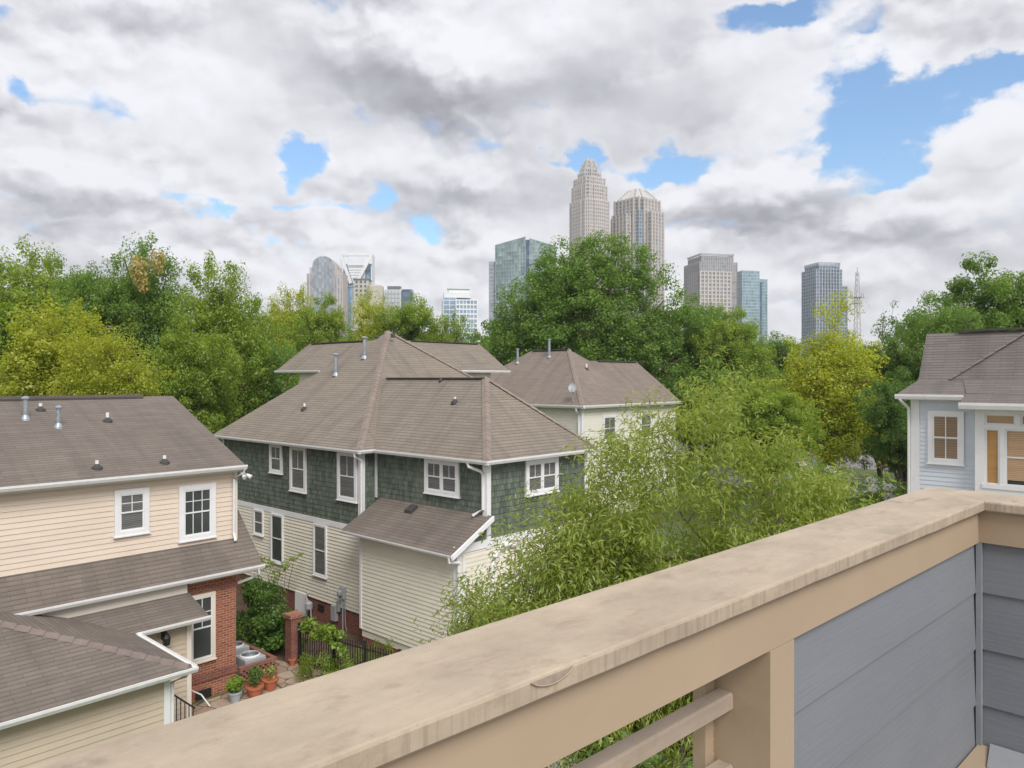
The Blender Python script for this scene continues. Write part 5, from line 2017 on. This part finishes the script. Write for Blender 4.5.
# the big tree behind the cream house: a broad dome
r_ = random.Random(77)
big = [(0, 0, 14.5, 7.8, 7, 6.6), (-1.5, 0, 19.6, 4.2, 4, 3.6), (2.6, -.5, 19.6, 4.2, 4, 3.9), (-5.8, -1, 14.8, 4.2, 4, 4.2), (6.0, -1, 16.2, 4.3, 4, 4.4), (-8.8, 0, 11.6, 3.4, 4, 3.5),
       (9.6, 0, 12.8, 3.4, 4, 3.8), (0, -5, 13, 4.6, 3, 4.5), (-4, -4.5, 10.5, 4.2, 3, 3.5), (5, -4.5, 10.5, 4.2, 3, 3.5), (-10.6, 1, 8.8, 2.6, 3, 2.6), (11, 1, 8.6, 2.6, 3, 3), (-3.6, 0, 18.2, 3.4, 3, 3.0)]
KINDS['dome'] = tree_mesh(78, 23, big, 18, 165000, .25, .92, .2, .25, 7, 5, .68, 1.2, up=.9, extra=850)
gold = [(0, 0, 7.6, 3.1, 3, 4.0), (.2, 0, 12.2, 1.5, 1.5, 2.6), (-2.3, 0, 9.6, 1.7, 1.7, 1.8), (2.3, 0, 9.8, 1.7, 1.7, 1.7), (-3.0, 0, 6.6, 1.7, 1.7, 1.8), (3.2, 0, 6.8, 1.7, 1.7, 1.7), (0, -2, 8, 2, 1.6, 2.6), (-1.4, -1.2, 4.6, 2, 2, 1.6), (1.6, -1.2, 4.8, 2, 2, 1.6)]
KINDS['tiered'] = tree_mesh(79, 15, gold, 14, 56000, .18, .75, .25, .1, 5, 4, .6, 1.4, up=1.0, extra=260)
thin = lobed(random.Random(9), 4.4, 5.2, 11.2, 7, .7, .36)
KINDS['sparse'] = tree_mesh(80, 17, thin[1:], 10, 11000, .23, .75, .35, .3, 5, 4, .6, 1.4)
for tr, crn in KINDS.values():
    for ob in (tr, crn): bpy.data.objects.remove(ob) if False else COL.objects.unlink(ob)


def tree(kind, px, top, Y, width, hue, label, group, rot=0.0, extra_=None, name='tree', base=None):
    """one tree whose top shows at (px, top) at distance Y; width = crown width in metres"""
    std = {'fan_a': (17.0, 10.8), 'fan_b': (17.0, 10.8), 'round_a': (17.1, 12.6), 'round_b': (17.1, 12.6), 'dome': (23.3, 25.0), 'tiered': (14.0, 9.0), 'sparse': (16.5, 10.5)}[kind]
    hgt = H + (378 - top) * Y / 750
    t = thing(name, ((px - 512) / 750 * Y, Y, 0), label, 'tree', group, rz=rot)
    sz_ = hgt / std[0]
    sw_ = width / std[1]
    t.scale = (sw_, sw_, sz_)
    for src, nm in zip(KINDS[kind], ('trunk', 'crown')):
        c = src.copy()
        c.name = nm
        COL.objects.link(c)
        c.parent = t
        if nm == 'crown':
            c.material_slots[0].link = 'OBJECT'
            c.material_slots[0].material = L[hue]
    return t


GL = 'trees behind the tan house'
tree('fan_a', 22, 252, 50, 9.5, 'mid', 'tall yellow-green tree at the far left, feathery top above the tan roof', GL, .4)
tree('fan_b', 58, 306, 41, 8.5, 'yellow', 'brighter yellow-green tree just behind the tan roof, left of the brown-patched tree', GL, 1.3)
tree('round_a', 102, 256, 57, 9.0, 'green', 'darker green tree between the far-left feathery tree and the brown-patched tree', GL, 2.2)
tb_ = tree('fan_a', 150, 248, 60, 10, 'green', 'tall dark green tree with two brown dead patches near its top', GL, 3.6)
tree('fan_b', 214, 263, 52, 8.8, 'mid', 'rounded yellow-green tree left of the green house roof slope', GL, 5.0)
tree('fan_a', 105, 330, 39, 6.5, 'yellow', 'low bright yellow-green tree behind the middle of the tan roof ridge', GL, 2.0)
tree('round_b', 248, 300, 60, 7.5, 'mid', 'yellow-green tree above the left slope of the green house roof', GL, .9)
tree('round_b', 186, 322, 47, 6.8, 'mid', 'smaller green tree in the gap between the tan and green house roofs', GL, 4.4)
tree('round_a', 262, 335, 56, 6.5, 'green', 'low green tree peeking over the left eave of the green house', GL, 1.1)
tree('round_a', -22, 275, 46, 9, 'mid', 'yellow-green tree cut by the left edge of the picture', GL, 3.0)
tree('round_b', 60, 262, 66, 9, 'green', 'mid-green tree behind the far-left pair, its top between them', GL, 4.1)
dead = leafy('dead_foliage', tb_, L['brown'], [(0.9, -3.7, 15.2, .75, .7, .95), (2.2, -3.5, 15.7, .75, .6, .9), (1.3, -3.8, 14.2, .45, .5, .6)], 480, .27, 31)
dead.rotation_euler = (0, 0, -3.6)
GM = 'trees behind the green house'
tree('fan_b', 292, 290, 78, 9, 'yellow', 'yellow-green tree below the arch-topped tower', GM, .3)
tree('round_b', 330, 298, 74, 8.5, 'mid', 'rounded yellow-green tree below the white triangular tower', GM, 1.9)
tree('fan_a', 372, 298, 80, 9, 'yellow', 'feathery yellow-green tree below the low beige office blocks', GM, 2.7)
tree('round_a', 418, 294, 78, 9, 'mid', 'yellow-green tree directly left of the white and blue mid-rise', GM, 4.0)
tree('fan_b', 452, 316, 76, 7.5, 'mid', 'lower green tree in front of the white and blue mid-rise', GM, 5.2)
tree('sparse', 384, 294, 95, 7, 'green', 'thin-leaved tree poking up before the low beige office blocks', GM, 1.0)
tree('round_b', 478, 334, 72, 6, 'green', 'small dark tree at the left foot of the big domed tree', GM, 2.0)
tree('round_a', 512, 322, 90, 9, 'green', 'green tree tucked under the left shoulder of the big domed tree', GM, 3.0)
tree('dome', 587, 236, 80, 25, 'green', 'big domed dark green tree behind the cream house, before the tallest tower', 'large trees in the centre', .0)
GR = 'trees on the right behind the narrow-leaved tree'
tree('round_a', 690, 296, 84, 10, 'green', 'green tree against the right flank of the big domed tree', GR, .5)
tree('round_b', 742, 312, 78, 10, 'mid', 'yellow-green tree below the aqua glass tower', GR, 1.6)
tree('fan_b', 716, 306, 96, 6, 'mid', 'feathery tree top below the finned stone tower', GR, 2.6)
tree('round_a', 782, 332, 84, 9, 'green', 'mid-green tree left of the golden tree', GR, 3.9)
tree('round_b', 705, 362, 66, 8, 'green', 'low dark tree at the right end of the cream house', GR, 5.0)
tree('round_b', 766, 384, 50, 7.5, 'mid', 'low yellow-green tree just behind the right half of the narrow-leaved tree', GR, 3.2)
tree('tiered', 832, 300, 58, 9.6, 'gold', 'golden yellow tiered tree right of the narrow-leaved tree', GR, .2)
tree('sparse', 902, 298, 84, 9, 'deep', 'open sparse dark tree between the golden tree and the tall right-hand tree', GR, .8)
tree('round_a', 884, 336, 60, 7.5, 'deep', 'dark green tree between the golden tree and the pale blue house', GR, 2.9)
tree('round_b', 985, 262, 62, 12.5, 'green', 'tall green tree rising above the pale blue house roof', GR, 3.3)
tree('round_a', 938, 296, 58, 8, 'green', 'green tree left of the tall one above the pale blue house', GR, 5.5)
tree('fan_a', 1050, 272, 60, 10, 'mid', 'green tree at the right edge of the picture behind the blue house', GR, 1.2)
tree('round_b', 905, 372, 50, 6, 'deep', 'low dark tree touching the left edge of the pale blue house', GR, 1.4)
tree('round_a', 655, 345, 92, 9, 'yellow', 'pale yellow tree glimpsed under the big domed tree', GR, 1.4)
tree('round_b', 540, 352, 92, 10, 'mid', 'yellow-green tree glimpsed beneath the left half of the big domed tree', GR, 2.4)

# ---- narrow-leaved tree in front
wl_ = [(0, 0, 7.0, 1.7, 1.7, 1.9), (1.35, .2, 9.0, .9, .9, 1.2), (-.9, -.2, 7.8, .95, 1.0, 1.1), (1.9, .2, 7.8, 1.0, 1.0, 1.15), (2.7, .2, 6.9, .8, .9, 1.0), (2.4, 0, 8.1, .9, .9, .9), (3.2, .1, 7.4, .8, .8, .9), (3.5, 0, 6.7, .7, .8, .9), (3.3, -.2, 5.6, .8, .8, .8), (-2.0, -.4, 6.9, 1.0, 1.0, .9),
       (-2.9, -.5, 5.7, .9, .9, .9), (-1.6, -.6, 4.6, 1.1, 1.0, .9), (-3.2, -.2, 4.9, .7, .7, .7), (-2.1, -.5, 5.7, 1.3, 1.0, 1.1), (-1.3, -.3, 6.8, 1.1, 1.0, 1.1), (-2.6, -.6, 4.9, 1.1, .9, .9), (-.4, -.4, 5.8, 1.2, 1.0, 1.2), (-1.2, -.8, 5.8, 1.2, 1.0, 1.1), (1.0, -.6, 6.0, 1.4, 1.0, 1.2), (2.6, 0, 5.8, 1.0, 1.0, .9), (-2.4, -.2, 4.8, 1.0, 1.0, .9), (.2, -.6, 4.9, 1.4, 1.0, .8), (.1, .1, 8.6, .9, .9, .9), (-.5, .2, 8.5, .6, .6, .8)]
tr, crn = tree_mesh(91, 10, wl_, 22, 190000, .12, .46, .16, .08, 7, 5, .24, 1.5, droop=.75, up=.6, extra=560)
T = thing('tree', (2.75, 14.3, 0), 'broad drooping narrow-leaved tree in front of the cream house, nearest to the parapet', 'tree', rz=0)
tr.parent = T
crn.parent = T
tr.data.materials[0] = M['bark_grey']
crn.data.materials[0] = L['willow']
wl2 = [(0, 0, 4.2, 1.3, 1.3, 1.1), (-1.1, .3, 3.6, .9, .9, .9), (1.1, .2, 3.9, .9, .9, .9), (0, -1, 3.4, 1, .8, .8)]
tr, crn = tree_mesh(92, 5.2, wl2, 10, 20000, .16, .42, .2, .25, 6, 4, .22, 1.4, droop=.8, up=.5, extra=120)
T = thing('tree', (1.5, 9.3, 0), 'young narrow-leaved tree seen through the slatted opening of the deck parapet', 'tree', rz=0)
tr.parent = T
crn.parent = T
crn.data.materials[0] = leafmat('leaves_narrow_green', (.06, .13, .03), (.15, .24, .05), (.26, .28, .08), 1.2, .4)

# ---- white crape myrtles and shrubs by the right-hand house
def myrtle(x, y, label, h, seed, flowers):
    T = thing('crape_myrtle', (x, y, 0), label, 'flowering tree', 'crape myrtles by the road')
    r_ = random.Random(seed)
    s = MB()
    cs, fs = [], []
    for k in range(6):
        a = r_.uniform(0, 6.28)
        R0 = h * .26 * r_.uniform(.6, 1.1)
        e = Vector((R0 * math.cos(a), R0 * math.sin(a), h * r_.uniform(.75, 1.0)))
        s.tube(bez(Vector((.1 * math.cos(a), .1 * math.sin(a), 0)), Vector((e.x * .25, e.y * .25, h * .45)), e, 5), .05, 6, .015)
        cs.append((e.x, e.y, e.z - h * .05, h * .14, h * .14, h * .10))
        if flowers:
            for j in range(2):
                fs.append((e.x + r_.uniform(-.5, .5), e.y + r_.uniform(-.5, .1), e.z + r_.uniform(-.3, .25), .24, .24, .16))
    s.build('trunk', M['bark_grey'], T)
    leafy('crown', T, L['deep'], cs, 2600, .16, seed)
    if flowers:
        leafy('blossom', T, L['petal'], fs, 1500, .10, seed + 1)


myrtle((846 - 512) / 750 * 30, 30, 'white blossoming crape myrtle right of the narrow-leaved tree', 6.9, 61, True)
myrtle((888 - 512) / 750 * 58, 58, 'bare-stemmed crape myrtle left of the pale blue house, before the road', 5.2, 63, False)
bush('shrub', (866 - 512) / 750 * 34, 34, 'dark rounded evergreen shrub below the white crape myrtle', 'shrub', mound(1.7, 5.6, 14, 8), 5000, .17, 65, 'deep', stems=6)
bush('shrub', (901 - 512) / 750 * 62, 62, 'low spiky green shrub at the left foot of the pale blue house', 'shrub', mound(.9, 2.6, 9, 9), 1200, .3, 66, 'lime', stems=4, narrow=.16)
bush('shrub', (872 - 512) / 750 * 42, 42, 'spreading dark shrub by the kerb, left of the bare-stemmed crape myrtle', 'shrub', mound(1.6, 3.6, 12, 10), 3000, .18, 67, 'deep', stems=5)

# ---- parked car glimpsed through the branches
cx, cy = wxy(46, 12.5)
T = thing('parked_car', (cx, cy, 0), 'dark blue parked car half hidden behind the narrow-leaved tree', 'car', rz=PHI + .1)
car = MB()
prof = [(-2.2, .35), (-2.25, .75), (-1.9, .95), (-1.2, 1.0), (-.55, 1.45), (.85, 1.48), (1.6, 1.05), (2.15, .98), (2.2, .4)]
for (y0, y1) in ((-.88, .88),):
    A = [(x, y0 + (.14 if z > 1.2 else 0), z) for x, z in prof]
    B = [(x, y1 - (.14 if z > 1.2 else 0), z) for x, z in prof]
    car.loft(list(reversed(A)), list(reversed(B)))
car.build('body', paint('car_paint', (.05, .07, .12), .25), T)
gw_ = MB()
for s in (-1, 1):
    gw_.poly([(-1.0, s * .86, 1.04), (1.4, s * .86, 1.06), (.78, s * .765, 1.42), (-.5, s * .765, 1.40)][::s])
gw_.build('side_window', M['pane_dark'], T)
ws = MB()
ws.poly([(-1.22, -.78, 1.02), (-1.22, .78, 1.02), (-.60, .70, 1.45), (-.60, -.70, 1.45)][::-1])
ws.build('windscreen', M['pane_dark'], T)
for x in (-1.4, 1.35):
    for s in (-1, 1):
        w_ = MB()
        ring_a = [(x + .33 * math.cos(t * math.pi / 10), s * .90, .33 + .33 * math.sin(t * math.pi / 10)) for t in range(20)]
        ring_b = [(p[0], s * .68, p[2]) for p in ring_a]
        w_.loft(ring_a, ring_b)
        wo = w_.build('wheel', M['boot'], T)
        hb = MB()
        ra = [(x + .2 * math.cos(t * math.pi / 10), s * .905, .33 + .2 * math.sin(t * math.pi / 10)) for t in range(20)]
        hb.loft(ra, [(p[0], s * .89, p[2]) for p in ra])
        hb.build('rim', M['galv'], wo)

# ================================================================ air: far towers pale a little
hz = MB()
hz.box(-900, 900, -60, 1120, -1, 300)
m = bpy.data.materials.new('haze')
m.use_nodes = True
nt = m.node_tree
nt.nodes.clear()
out = nt.nodes.new('ShaderNodeOutputMaterial')
pv = nt.nodes.new('ShaderNodeVolumePrincipled')
pv.inputs['Color'].default_value = (.86, .90, .96, 1)
pv.inputs['Density'].default_value = .0002
pv.inputs['Anisotropy'].default_value = .1
nt.links.new(pv.outputs[0], out.inputs['Volume'])
tag(hz.build('haze', m, None), kind='stuff')
SC.cycles.volume_bounces = 0
